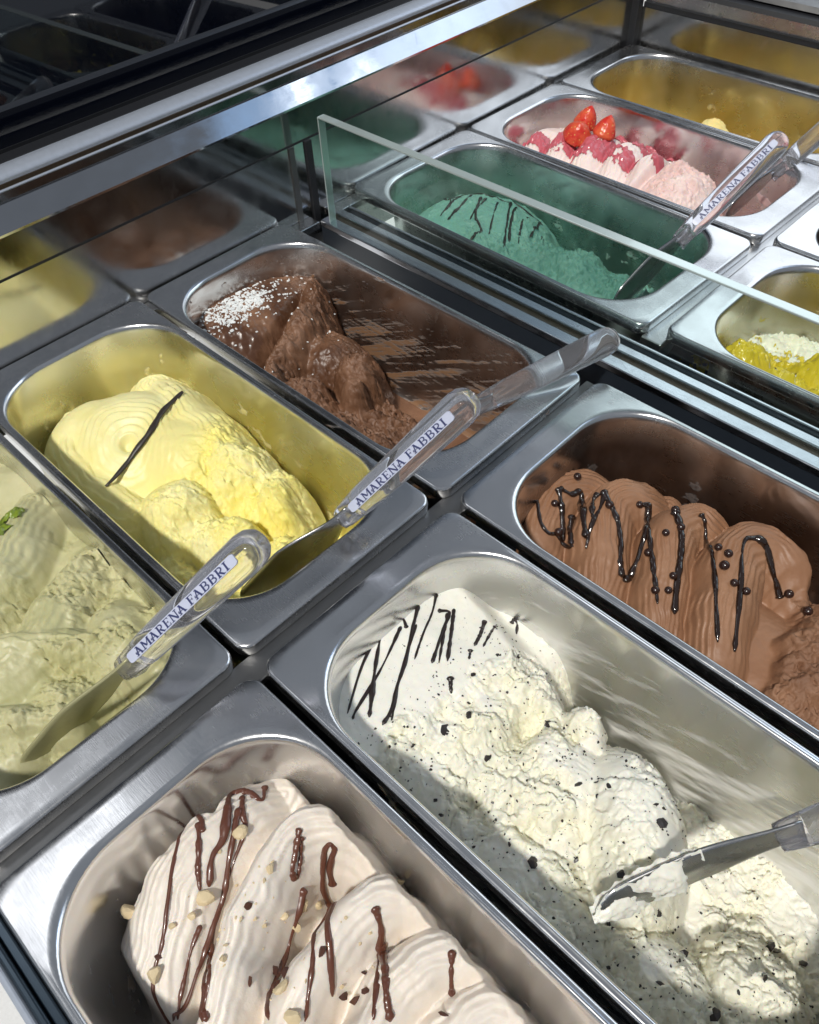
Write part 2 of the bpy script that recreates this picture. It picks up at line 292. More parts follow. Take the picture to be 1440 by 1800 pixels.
PEARLS = [(37.9,274.2),(40.4,244.0),(73.4,262.8),(86.9,281.8),(111.8,284.6),(122.5,275.0),(117.8,263.6),(115.3,250.1),(138.9,242.2),(135.5,228.0),(141.9,233.3),(150.3,275.8),(158.2,274.2),(161.1,264.7),(172.3,258.8),(180.5,261.7),(199.1,295.8),(214.9,289.2),(53.6,233.2),(17.6,257.3)]
NUTS = [(64.6,-60.9,7.0),(76.8,-94.1,7),(75.5,-113.5,3.2),(78.8,-103.9,4),(46.6,-125.3,7),(84.8,-132.6,7),(93.9,-62.4,5),(108.8,-59.5,5.5),(109.9,-52.9,4.5),(112.5,-69.5,5),(109.1,-70.4,4),(136.2,-92.7,6.5),(149.8,-97.8,6.5),(135.9,-14.8,4),(107.9,-104.6,3.5)]
FLECKS = [(156.5,-60.1),(140.8,-70.1),(131.0,-87.1),(121.1,-90.0),(130.2,-92.7),(99.6,-81.7),(121.3,-101.9),(155.9,-73.9),(162.9,-71.3),(164.9,-65.9),(79.6,-125.8),(198.8,-47.8)]
SAUCE_STRAWBERRY = [(-321.9,677.0,13),(-289.6,677.7,16),(-267.6,677.8,12),(-234.7,689.6,17),(-202.5,687.1,13),(-202.5,749.9,20),(-250.7,749.2,14),(-253.5,687.2,14),(-187.9,748.8,13),(-246.6,777.5,8),(-334.5,671.1,7),(-306.7,677.6,12),(-281.5,684.3,10),(-236.1,707.3,12),(-252.2,672.8,9),(-207.5,727.5,12),(-172.9,707.0,10)]
POD = [(-251.8,128.8),(-244.5,105.5),(-233.6,84.5),(-230.9,62.0),(-226.2,33.2)]
# ---------------------------------------------------------------- helpers
def tag(o, label=None, cat=None, group=None, kind=None):
    if label: o['label'] = label
    if cat: o['category'] = cat
    if group: o['group'] = group
    if kind: o['kind'] = kind
    return o
def empty(name, loc=(0, 0, 0)):
    o = bpy.data.objects.new(name, None); col.objects.link(o); o.location = Vector(loc) * S; o.empty_display_size = .02; return o
def put(name, me, mat=None, parent=None):
    o = bpy.data.objects.new(name, me); col.objects.link(o)
    if mat and not me.materials: me.materials.append(mat)
    if parent:
        o.parent = parent
        o.matrix_parent_inverse = Matrix.Translation(parent.location).inverted() if parent.type == 'EMPTY' or True else Matrix()
    return o
def mesh(name, V, F, smooth=True):
    me = bpy.data.meshes.new(name); me.from_pydata([(v[0] * S, v[1] * S, v[2] * S) for v in V], [], [tuple(f) for f in F]); me.update()
    if smooth: me.polygons.foreach_set('use_smooth', [True] * len(me.polygons))
    return me
def box(x0, x1, y0, y1, z0, z1, bev=0.):
    bm = bmesh.new(); bmesh.ops.create_cube(bm, size=1)
    for v in bm.verts:
        v.co = Vector(((x0 + x1) / 2 + v.co.x * (x1 - x0), (y0 + y1) / 2 + v.co.y * (y1 - y0), (z0 + z1) / 2 + v.co.z * (z1 - z0))) * S
    if bev: bmesh.ops.bevel(bm, geom=list(bm.edges), offset=bev * S, segments=3, affect='EDGES', profile=.5)
    me = bpy.data.meshes.new('box'); bm.to_mesh(me); bm.free(); return me
def extrude_profile(P, y0, y1, axis='y', closed=True):
    n = len(P); V = []
    for t in (y0, y1):
        for a, b in P: V.append((a, t, b) if axis == 'y' else (t, a, b))
    F = [(i, (i + 1) % n, n + (i + 1) % n, n + i) for i in range(n)]
    F += [tuple(range(n - 1, -1, -1)), tuple(range(n, 2 * n))]
    me = mesh('profile', V, F, False); bm = bmesh.new(); bm.from_mesh(me); bmesh.ops.recalc_face_normals(bm, faces=bm.faces); bm.to_mesh(me); bm.free(); return me
def tube(P, R, sides=8, flat=1.):
    P = np.array(P, float); n = len(P); T = np.gradient(P, axis=0); T /= np.linalg.norm(T, axis=1)[:, None] + 1e-9
    V = []; F = []
    for i in range(n):
        a = np.cross(T[i], (0, 0, 1.)); a /= np.linalg.norm(a) + 1e-9; b = np.cross(a, T[i])
        for k in range(sides):
            t = 2 * math.pi * k / sides; V.append(P[i] + R[i] * (math.cos(t) * a + flat * math.sin(t) * b))
    for i in range(n - 1):
        for k in range(sides):
            k2 = (k + 1) % sides; F.append((i * sides + k, i * sides + k2, (i + 1) * sides + k2, (i + 1) * sides + k))
    F.append(tuple(range(sides - 1, -1, -1))); F.append(tuple((n - 1) * sides + k for k in range(sides)))
    return V, F
# ---------------------------------------------------------------- materials
def new_mat(name):
    m = bpy.data.materials.new(name); m.use_nodes = True; nt = m.node_tree; return m, nt, nt.nodes['Principled BSDF']
def N(nt, t, **kw):
    n = nt.nodes.new(t)
    for k, v in kw.items():
        if k in ('op', 'operation'): n.operation = v
        elif hasattr(n, k) and k not in n.inputs: setattr(n, k, v)
        else: n.inputs[k].default_value = v
    return n
def noise(nt, scale, detail=4, rough=.55, vec=None, stretch=None):
    n = N(nt, 'ShaderNodeTexNoise'); n.inputs['Scale'].default_value = scale; n.inputs['Detail'].default_value = detail; n.inputs['Roughness'].default_value = rough
    if vec is None: vec = N(nt, 'ShaderNodeTexCoord').outputs['Object']
    if stretch:
        mp = N(nt, 'ShaderNodeMapping'); mp.inputs['Scale'].default_value = stretch; nt.links.new(vec, mp.inputs['Vector']); vec = mp.outputs['Vector']
    nt.links.new(vec, n.inputs['Vector']); return n
def ramp(nt, src, stops):
    r = N(nt, 'ShaderNodeValToRGB'); e = r.color_ramp.elements
    while len(e) < len(stops): e.new(.5)
    for i, (p, c) in enumerate(stops):
        e[i].position = p; e[i].color = c if len(c) == 4 else (*c, 1)
    nt.links.new(src, r.inputs[0]); return r
def g(v): return (v, v, v, 1)
def mixc(nt, fac, a, b):
    m = N(nt, 'ShaderNodeMix'); m.data_type = 'RGBA'
    if isinstance(fac, (int, float)): m.inputs[0].default_value = fac
    else: nt.links.new(fac, m.inputs[0])
    for i, c in ((6, a), (7, b)):
        if isinstance(c, tuple): m.inputs[i].default_value = (*c[:3], 1)
        else: nt.links.new(c, m.inputs[i])
    return m.outputs[2]
def mul(nt, a, b, op='MULTIPLY'):
    m = N(nt, 'ShaderNodeMath'); m.operation = op
    for i, c in enumerate((a, b)):
        if isinstance(c, (int, float)): m.inputs[i].default_value = c
        else: nt.links.new(c, m.inputs[i])
    return m.outputs[0]
def bump(nt, h, strength, dist, prev=None):
    b = N(nt, 'ShaderNodeBump'); b.inputs['Strength'].default_value = strength; b.inputs['Distance'].default_value = dist * S
    nt.links.new(h, b.inputs['Height'])
    if prev: nt.links.new(prev, b.inputs['Normal'])
    return b.outputs['Normal']

def steel(name, base=.60, rough=.22, tint=(1, 1, 1), streak=(3, 60, 60), bst=.10, film=None, cov=.5, ztop=-18., fstretch=(14, 30, 9), frough=.4, film_shade_tint=None, tz=(-3, -34), frot=0, fblend=.04):
    m, nt, bs = new_mat(name); L = nt.links
    tc = N(nt, 'ShaderNodeTexCoord').outputs['Object']
    n1 = noise(nt, 9, 3, .6, tc); n2 = noise(nt, 40, 2, .6, tc, streak); n3 = noise(nt, 260, 1, .6, tc)
    r = ramp(nt, n1.outputs[0], [(.25, g(max(.02, rough - .07))), (.75, g(rough + .12))])
    rr = mul(nt, mul(nt, n2.outputs[0], .12), r.outputs[0], 'ADD'); rr = mul(nt, rr, .06, 'SUBTRACT')
    sc = None
    for k, (ax, st_) in enumerate(((.5, (6, 230, 60)),)):
        mp_ = N(nt, 'ShaderNodeMapping'); mp_.inputs['Rotation'].default_value = (0, 0, ax); L.new(tc, mp_.inputs['Vector']); q_ = noise(nt, 1, 2, .5, mp_.outputs[0], st_)
        q2 = ramp(nt, q_.outputs[0], [(.68, g(0)), (.72, g(1))]).outputs[0]; sc = q2 if sc is None else mul(nt, sc, q2, 'ADD')
    smu = noise(nt, 55, 3, .65, tc); rr = mul(nt, rr, mul(nt, ramp(nt, smu.outputs[0], [(.35, g(0)), (.85, g(1))]).outputs[0], .12), 'ADD'); rr = mul(nt, rr, mul(nt, sc, .045), 'ADD')
    b0 = tuple(base * t for t in tint); b1 = tuple(base * .82 * t for t in tint)
    colr = mixc(nt, ramp(nt, n1.outputs[0], [(.35, g(0)), (.7, g(1))]).outputs[0], b0, b1)
    nor = bump(nt, n2.outputs[0], bst, .25); nor = bump(nt, n3.outputs[0], .05, .08, nor)
    metal = 1.0
    if film_shade_tint:
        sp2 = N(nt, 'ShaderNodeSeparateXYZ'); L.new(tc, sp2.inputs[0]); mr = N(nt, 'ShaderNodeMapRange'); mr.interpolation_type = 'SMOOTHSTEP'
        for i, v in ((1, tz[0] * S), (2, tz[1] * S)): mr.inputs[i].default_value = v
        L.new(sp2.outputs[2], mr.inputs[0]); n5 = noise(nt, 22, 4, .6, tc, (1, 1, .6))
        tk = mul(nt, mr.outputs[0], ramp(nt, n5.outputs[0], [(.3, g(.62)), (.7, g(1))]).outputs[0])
        colr = mixc(nt, tk, colr, tuple(film_shade_tint)); rr = mul(nt, rr, mul(nt, tk, .10), 'ADD')  # wall tint: thin gelato film plus reflected colour and inner shade
    if film:
        sep = N(nt, 'ShaderNodeSeparateXYZ'); L.new(tc, sep.inputs[0])
        hz = N(nt, 'ShaderNodeMapRange'); hz.inputs[1].default_value = ztop * S; hz.inputs[2].default_value = (ztop - 45) * S; L.new(sep.outputs[2], hz.inputs[0])
        mpv = N(nt, 'ShaderNodeMapping'); mpv.inputs['Rotation'].default_value = (0, math.radians(frot), 0); L.new(tc, mpv.inputs['Vector'])
        f1 = noise(nt, 1, 5, .62, mpv.outputs[0], fstretch); f2 = noise(nt, 7, 4, .6, tc, (fstretch[0] * .3, fstretch[1] * .3, fstretch[2] * .3))
        s = mul(nt, mul(nt, f1.outputs[0], .7), mul(nt, f2.outputs[0], .3), 'ADD')
        s = mul(nt, s, mul(nt, mul(nt, hz.outputs[0], .12), .08, 'SUBTRACT'), 'ADD')
        cut = .62 - .25 * cov
        mk = ramp(nt, s, [(cut, g(0)), (cut + fblend, g(1))]).outputs[0]
        below = N(nt, 'ShaderNodeMath'); below.operation = 'LESS_THAN'; L.new(sep.outputs[2], below.inputs[0]); below.inputs[1].default_value = (ztop + 8) * S
        mk = mul(nt, mk, below.outputs[0])
        fc = mixc(nt, f2.outputs[0], film, tuple(c * .75 for c in film))
        colr = mixc(nt, mk, colr, fc)
        rr = mixc(nt, mk, rr, (frough,) * 3)
        inv = mul(nt, 1.0, mul(nt, mk, .96), 'SUBTRACT'); L.new(inv, bs.inputs['Metallic'])
        nor = bump(nt, mul(nt, mk, f1.outputs[0]), .5, 1.0, nor)
    else: bs.inputs['Metallic'].default_value = metal
    L.new(colr, bs.inputs['Base Color']); L.new(rr, bs.inputs['Roughness']); L.new(nor, bs.inputs['Normal'])
    return m
def plain(name, c, rough=.5, metal=0., bumpy=0., scale=200, spec=None, coat=0):
    m, nt, bs = new_mat(name); n = noise(nt, scale, 4, .6)
    L = nt.links; L.new(mixc(nt, n.outputs[0], c, tuple(x * .8 for x in c)), bs.inputs['Base Color'])
    bs.inputs['Roughness'].default_value = rough; bs.inputs['Metallic'].default_value = metal
    if spec is not None: bs.inputs['IOR'].default_value = spec
    if coat: bs.inputs['Coat Weight'].default_value = coat; bs.inputs['Coat Roughness'].default_value = .06
    if bumpy: L.new(bump(nt, n.outputs[0], bumpy, .6), bs.inputs['Normal'])
    return m
def gelato(name, c0, c1, torn_c=None, rough=.42, sss=.35, speck=None, patch=(18, .42, .62), fine=.5, radius=(4, 2.6, 1.4)):
    """c0/c1 two tones of the mass, torn_c where it has been scooped, speck = (colour, scale, threshold)"""
    m, nt, bs = new_mat(name); L = nt.links; tc = N(nt, 'ShaderNodeTexCoord').outputs['Object']
    at = N(nt, 'ShaderNodeAttribute'); at.attribute_name = 'torn'
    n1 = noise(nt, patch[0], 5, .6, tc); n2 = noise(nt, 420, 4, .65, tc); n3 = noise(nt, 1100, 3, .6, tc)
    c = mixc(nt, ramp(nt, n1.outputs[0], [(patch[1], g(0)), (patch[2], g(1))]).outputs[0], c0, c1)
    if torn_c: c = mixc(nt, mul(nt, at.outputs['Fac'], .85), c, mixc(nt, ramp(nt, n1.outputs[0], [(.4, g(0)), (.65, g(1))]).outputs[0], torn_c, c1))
    if speck:
        for sc, th, k in speck[1]:
            sp = noise(nt, sc, 3, .7, tc); mk = ramp(nt, sp.outputs[0], [(th, g(0)), (th + .025, g(1))]).outputs[0]
            c = mixc(nt, mul(nt, mk, k), c, speck[0])
    L.new(c, bs.inputs['Base Color'])
    rr = mul(nt, mul(nt, at.outputs['Fac'], .16), rough - .04, 'ADD'); rr = mul(nt, rr, mul(nt, n1.outputs[0], .1), 'ADD'); L.new(rr, bs.inputs['Roughness'])
    bs.inputs['Subsurface Weight'].default_value = sss; bs.inputs['Subsurface Radius'].default_value = tuple(r * S for r in radius); bs.inputs['Subsurface Scale'].default_value = 1.0
    h = mul(nt, n2.outputs[0], mul(nt, mul(nt, at.outputs['Fac'], .9), .12, 'ADD')); nor = bump(nt, h, fine, 1.4)
    h3 = mul(nt, n3.outputs[0], mul(nt, at.outputs['Fac'], .1, 'ADD')); nor = bump(nt, h3, fine * .6, .5, nor)
    L.new(nor, bs.inputs['Normal'])
    return m
def glassy(name, ior=1.46, rough=.01, tint=(1, 1, 1), tw=1.):
    m, nt, bs = new_mat(name); bs.inputs['Base Color'].default_value = (*tint, 1); bs.inputs['Transmission Weight'].default_value = tw; bs.inputs['IOR'].default_value = ior; bs.inputs['Roughness'].default_value = rough
    n = noise(nt, 90, 3, .5); nt.links.new(bump(nt, n.outputs[0], .06, .3), bs.inputs['Normal']); return m

M_steel = steel('steel_case', .58, .20)
M_side = steel('steel_side_panel', .60, .085, (1, 1.0, 1.0), (90, 90, 3), bst=.05)
M_dark_steel = steel('dark_steel', .22, .35)  # darker steel for a wall seam, a support bar and an end rail
M_galv = steel('galvanised_rail', .72, .10, (.95, .98, 1.05), (2, 80, 80))
M_ledge = steel('polished_ledge', .50, .05, (.97, .99, 1.03), (60, 1.5, 60), bst=.012)
M_alu = plain('anodised_aluminium', (.50, .55, .64), .34, .45)
M_black = plain('black_rubber', (.012, .013, .016), .5)
M_navy = plain('well_liner', (.02, .026, .036), .35)
M_brown = plain('bronze_seal', (.09, .065, .045), .3, .6)
M_blackglass = plain('dark_glass', (.003, .0045, .010), .02, 0, spec=1.9)
M_mirrorglass = steel('reflective_glass', .42, .03, (1, 1, 1), (40, 40, 3), bst=.006)
M_lip = plain('blue_grey_steel', (.10, .13, .16), .28, 1.0)
M_floor = plain('white_floor_tiles', (.85, .85, .84), .5)
M_clear = glassy('clear_acrylic', 1.42, .02, (.975, .965, 1.0), .94)
M_label = plain('label_paper', (.60, .64, .80), .4)
M_ink = plain('blue_ink', (.035, .045, .15), .5)
M_blade = steel('spatula_steel', .60, .16, (1, 1, 1), (60, 4, 4))
m, nt, bs = new_mat('acrylic_sheet'); M_sheet = m
tr = N(nt, 'ShaderNodeBsdfTransparent'); tr.inputs[0].default_value = (.90, .955, .935, 1)
gl = N(nt, 'ShaderNodeBsdfGlossy'); gl.inputs['Roughness'].default_value = .02
fw = N(nt, 'ShaderNodeLayerWeight'); fw.inputs[0].default_value = .5
fr = N(nt, 'ShaderNodeMath'); fr.operation = 'MULTIPLY_ADD'; fr.inputs[1].default_value = .5; fr.inputs[2].default_value = .045
fp = N(nt, 'ShaderNodeMath'); fp.operation = 'POWER'; fp.inputs[1].default_value = 4.0; nt.links.new(fw.outputs['Facing'], fp.inputs[0]); nt.links.new(fp.outputs[0], fr.inputs[0])
mx = N(nt, 'ShaderNodeMixShader'); nt.links.new(fr.outputs[0], mx.inputs[0]); nt.links.new(tr.outputs[0], mx.inputs[1]); nt.links.new(gl.outputs[0], mx.inputs[2])
nt.links.new(mx.outputs[0], nt.nodes['Material Output'].inputs['Surface'])
m, nt, bs = new_mat('acrylic_edge'); M_edge = m
bs.inputs['Base Color'].default_value = (.60, .70, .68, 1); bs.inputs['Roughness'].default_value = .18; bs.inputs['Metallic'].default_value = .55; bs.inputs['Coat Weight'].default_value = .6

# ---------------------------------------------------------------- the display case
fl = put('floor', mesh('floor', [(-4000, -4000, -1000), (4000, -4000, -1000), (4000, 4000, -1000), (-4000, 4000, -1000)], [(0, 1, 2, 3)], False), M_floor); tag(fl, kind='structure')
case = empty('display_case', (0, 0, -1000))
tag(case, 'stainless steel and dark glass gelato display case holding all the pans', 'display case')
def part(name, me, mat, smooth=False):
    return put(name, me, mat, case)
Y0, Y1 = -420, 936
part('side_panel', box(-372, -368, Y0, Y1, -60, 64.4), M_side)
part('side_panel', box(-371.5, -369, Y0, Y1, 66.0, 97), M_mirrorglass)
part('panel_seam', box(-374, -368.6, Y0, Y1, 64.4, 66.0), M_black)
part('ledge', extrude_profile([(-367.2, 96.2), (-366.8, 98.2), (-380.6, 112.4), (-384, 112.4), (-384, 96.2)], Y0, Y1), M_ledge)
part('upper_glass', box(-385, -382.4, Y0, Y1, 112.6, 121.5), M_mirrorglass)
part('seal', box(-392, -382.0, Y0, Y1, 121.5, 125.2), M_brown)
pr = [(-381.0, 120.2), (-380.4, 121.2), (-381.0, 122.0), (-383, 122.0), (-383, 120.2)]
part('trim_strip', extrude_profile(pr, Y0, Y1), M_alu)
pr = [(-383, 125.3)] + [(-393 + 10 * math.cos(t), 127.0 + 5.2 * math.sin(t)) for t in np.linspace(-.1, 2.2, 14)] + [(-412, 129), (-412, 125.3)]
part('rail', extrude_profile(pr, Y0, Y1), M_alu)
fg = mesh('front_glass', [(-447.0, Y0, 90), (-447.0, 1400, 90), (-462, 1400, 640), (-462, Y0, 640), (-453.0, Y0, 90), (-453.0, 1400, 90), (-468, 1400, 640), (-468, Y0, 640)],
          [(0, 1, 2, 3), (7, 6, 5, 4), (0, 4, 5, 1), (1, 5, 6, 2), (2, 6, 7, 3), (3, 7, 4, 0)], False)
part('front_glass', fg, M_blackglass)
part('glass_reflection_mask', mesh('glass_reflection_mask', [(-446.2, Y0, 100), (-446.2, Y1, 100), (-446.6, Y1, 121), (-446.6, Y0, 121), (-447.2, Y0, 100), (-447.2, Y1, 100), (-447.6, Y1, 121), (-447.6, Y0, 121)], [(0, 1, 2, 3), (7, 6, 5, 4), (3, 2, 6, 7), (0, 4, 5, 1), (0, 3, 7, 4), (1, 5, 6, 2)], False), M_black)  # added black strip that hides the rail's reflection in the glass
part('rail_shelf', box(-446.5, -412.2, Y0, Y1, 112, 118), M_black)
part('rail_reflection_mask', box(-416, -401, Y0, Y1, 125.6, 131.4, 1.0), M_black)  # added black cover so the rail's back reflects dark in the glass
part('corner_post', box(-372, -358, 926, 937, -20, 130, 1.), M_black)
part('wall_seam', box(-368, -366.6, 357, 363, -30, 64), M_dark_steel)
part('wall_seam', box(-368, -365.4, 377, 384, -30, 64), M_black)
# end wall
part('end_panel', box(-358, 800, 935, 939, -60, 41), M_side)
part('end_groove', box(-358, 800, 938, 946, 41, 46), M_black)
part('end_panel', box(-358, 800, 942, 946, 46, 60), M_steel)
part('end_rail', extrude_profile([(943, 60), (946, 64), (980, 66), (980, 60)], -358, 800, 'x'), M_black)
part('end_rail', extrude_profile([(958, 67), (962, 72), (985, 74), (985, 67)], -358, 800, 'x'), M_dark_steel)
part('end_top', box(-358, 800, 990, 1300, 60, 78), M_navy)
# wells: liners, ledges on which the pans hang
for (a, b) in ((-172, 352), (408, 932)):
    part('well_liner', box(-367, 800, a, b, -190, -184), M_navy)
part('support_bar', box(-9, 10, -168, 346, -16, -9.6, 1.), M_dark_steel)
part('support_bar', box(-9, 10, 421, 932, -16, -9.6, 1.), M_steel)
part('wall_ledge', box(-367.5, -352, -168, 371, -17, -9.6, .8), M_steel)
part('wall_ledge', box(-367.5, -352, 393, 932, -17, -9.6, .8), M_steel)
part('end_ledge', box(-352, 800, 922, 934.5, -17, -9.6, .8), M_steel)
# divider between the wells
part('divider_wall', box(-352, 800, 372.5, 411, -120, -15), M_navy)
part('divider_rail', box(-352, 800, 371.5, 383.5, -14.8, -8, 1.2), M_galv)
part('divider_channel', box(-352, 800, 383.7, 391.5, -14.8, -11, .4), M_brown)
part('divider_rail', box(-352, 800, 391.7, 401, -14.8, -8, 1.2), M_galv)
part('divider_rail', box(-352, 800, 409, 412.5, -14.8, -9, 1.0), M_galv)
# near lip of the case
part('front_lip', box(-800, 800, -172.5, -167.5, -60, -2.5, 1.0), M_lip)
part('front_lip', box(-800, 800, -176.5, -172.7, -60, 1.0, 1.2), M_lip)
part('front_lip', box(-800, 800, -181, -176.7, -200, -.5, 1.8), M_alu)

# acrylic partition standing in the divider
sh = empty('acrylic_partition', (-100, 380, -8)); tag(sh, 'clear upright acrylic sheet between the two wells, in front of the mint gelato', 'partition')
put('sheet', box(-341, 700, 375.6, 383.4, -8.5, 92.6), M_sheet, sh)
put('top_edge', box(-341, 700, 375.4, 383.6, 92.7, 94.4, .5), M_edge, sh)
put('end_edge', box(-342.6, -341.1, 375.4, 383.6, -8.5, 94.2, .5), M_edge, sh)

# ---------------------------------------------------------------- pans
def rrect(cx, cy_, hx, hy, r, n=14):
    r = min(r, hx, hy); P = []
    for qx, qy, a0 in ((1, 1, 0), (-1, 1, 90), (-1, -1, 180), (1, -1, 270)):
        for k in range(n + 1):
            a = math.radians(a0 + 90 * k / n); P.append((cx + qx * (hx - r) + r * math.cos(a), cy_ + qy * (hy - r) + r * math.sin(a)))
        # a few points on the straight that follows
    out = []
    m = len(P)
    for i, p in enumerate(P):
        out.append(p); q = P[(i + 1) % m]
        if i % (n + 1) == n:
            k = 10
            for j in range(1, k): out.append((p[0] + (q[0] - p[0]) * j / k, p[1] + (q[1] - p[1]) * j / k))
    return out
PAN_L, PAN_W = 360., 161.
def pan_mesh(w=PAN_W):
    hx, hy = PAN_L / 2, w / 2
    R = [(1.4, 1.2, -10.5, 9), (.3, .3, -10, 10), (0, 0, -8.5, 10), (0, 0, -2.4, 10), (.4, .4, -1.0, 10), (1.1, 1.0, -.25, 9.5), (2.0, 1.8, 0, 9),
         (7, 2.4, 0, 20), (14, 3.0, 0, 36), (18.5, 3.5, .2, 46), (20.4, 4.1, .3, 49), (21.8, 4.9, -.1, 50), (22.8, 5.7, -1.2, 50), (23.4, 6.3, -3.0, 50), (23.7, 6.7, -6, 50),
         (25.7, 8.7, -40, 49), (28.2, 11.2, -80, 47), (30.2, 13.2, -110, 45), (31.7, 14.6, -115, 44), (35, 18, -118.6, 41), (41, 24, -120, 36)]
    V = []; F = []
    for ix, iy, z, r in R: V += [(p[0], p[1], z) for p in rrect(0, 0, hx - ix, hy - iy, r)]
    n = len(V) // len(R)
    for j in range(len(R) - 1):
        for i in range(n):
            i2 = (i + 1) % n; F.append((j * n + i, j * n + i2, (j + 1) * n + i2, (j + 1) * n + i))
    F.append(tuple((len(R) - 1) * n + i for i in range(n)))
    me = mesh('pan', V, F); bm = bmesh.new(); bm.from_mesh(me); bmesh.ops.recalc_face_normals(bm, faces=bm.faces)
    if bm.faces[-1].normal.z < 0: bmesh.ops.reverse_faces(bm, faces=bm.faces)
    bm.to_mesh(me); bm.free(); return me
def pan(label, x0, y0, y1, rot, mat):
    me = pan_mesh(y1 - y0); o = put('gelato_pan', me, mat)
    o.location = Vector((x0 + PAN_L / 2, (y0 + y1) / 2, 0)) * S; o.rotation_euler = (0, 0, math.radians(rot))
    return tag(o, label, 'gelato pan', 'stainless steel gelato pans')
PANS = dict(
    pistachio=(-366, -166, -1.5, 0), vanilla=(-366.5, 2.5, 167, .1), choc=(-366, 173.5, 338.5, .4),
    mint=(-366, 425, 600, -1.2), strawberry=(-364, 605, 767, -.5), custard=(-362, 772, 927, 0),
    hazelnut=(7, -167, -1.5, 0), stracc=(6, 4.0, 169.5, 0), dark=(3, 177.5, 344, .2), lemon=(6, 429, 602, 0), coffee=(5, 607, 768, 0))
P_LABEL = dict(pistachio='steel pan filled with pistachio gelato at the left edge', vanilla='steel pan holding the pale yellow gelato with the vanilla pod',
    choc='half empty steel pan with chocolate smears and white flakes', mint='steel pan of green mint gelato behind the acrylic sheet',
    strawberry='steel pan of pink gelato topped with strawberries', custard='nearly empty yellow stained steel pan in the far corner',
    hazelnut='steel pan of beige hazelnut gelato nearest the camera', stracc='steel pan of white gelato with chocolate chips and drips on its walls',
    dark='steel pan of chocolate gelato with dark drizzle and pearls', lemon='steel pan of white gelato under yellow sauce at the right edge', coffee='steel pan cut off by the upper right edge of the picture')
FILM_AND_SHADE = dict(pistachio=dict(film_shade_tint=(.56, .55, .48), film=(.46, .44, .22), cov=.26, ztop=-14), vanilla=dict(film_shade_tint=(.66, .63, .43), film=(.80, .72, .32), cov=.0, ztop=-8, fstretch=(22, 40, 30)),
    choc=dict(film_shade_tint=(.42, .39, .37), film=(.27, .15, .083), cov=.34, ztop=-10, fstretch=(6, 100, 150), frot=28, fblend=.06), mint=dict(film_shade_tint=(.33, .41, .38), film=(.24, .46, .38), cov=-.05, ztop=-10, fstretch=(30, 40, 40)),
    strawberry=dict(film_shade_tint=(.58, .53, .53), film=(.62, .42, .41), cov=.18, ztop=-10, fstretch=(20, 30, 34)), custard=dict(film_shade_tint=(.60, .51, .28), film=(.60, .48, .16), cov=-.05, ztop=-6, fstretch=(24, 24, 32)),
    hazelnut=dict(film=(.70, .60, .50), cov=-.1, ztop=-10, fstretch=(40, 50, 50)), stracc=dict(film_shade_tint=(.60, .60, .59), film=(.80, .79, .76), cov=.52, ztop=-30, fstretch=(8, 46, 60), frot=20, fblend=.12), lemon=dict(film_shade_tint=(.40, .38, .29), film=(.66, .56, .08), cov=-.1, ztop=-4, fstretch=(30, 40, 44)),
    dark=dict(film_shade_tint=(.19, .155, .14), film=(.05, .028, .02), cov=.05, ztop=-16, fstretch=(14, 20, 22)), coffee=dict(film_shade_tint=(.12, .10, .09)))  # dark pan: shade inside the pan is painted into the wall tint
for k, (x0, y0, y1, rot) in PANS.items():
    pan(P_LABEL[k], x0, y0, y1, rot, steel('pan_steel_' + k, .78, .16, (1, 1, 1.01), (2, 34, 34), **FILM_AND_SHADE.get(k, {})))

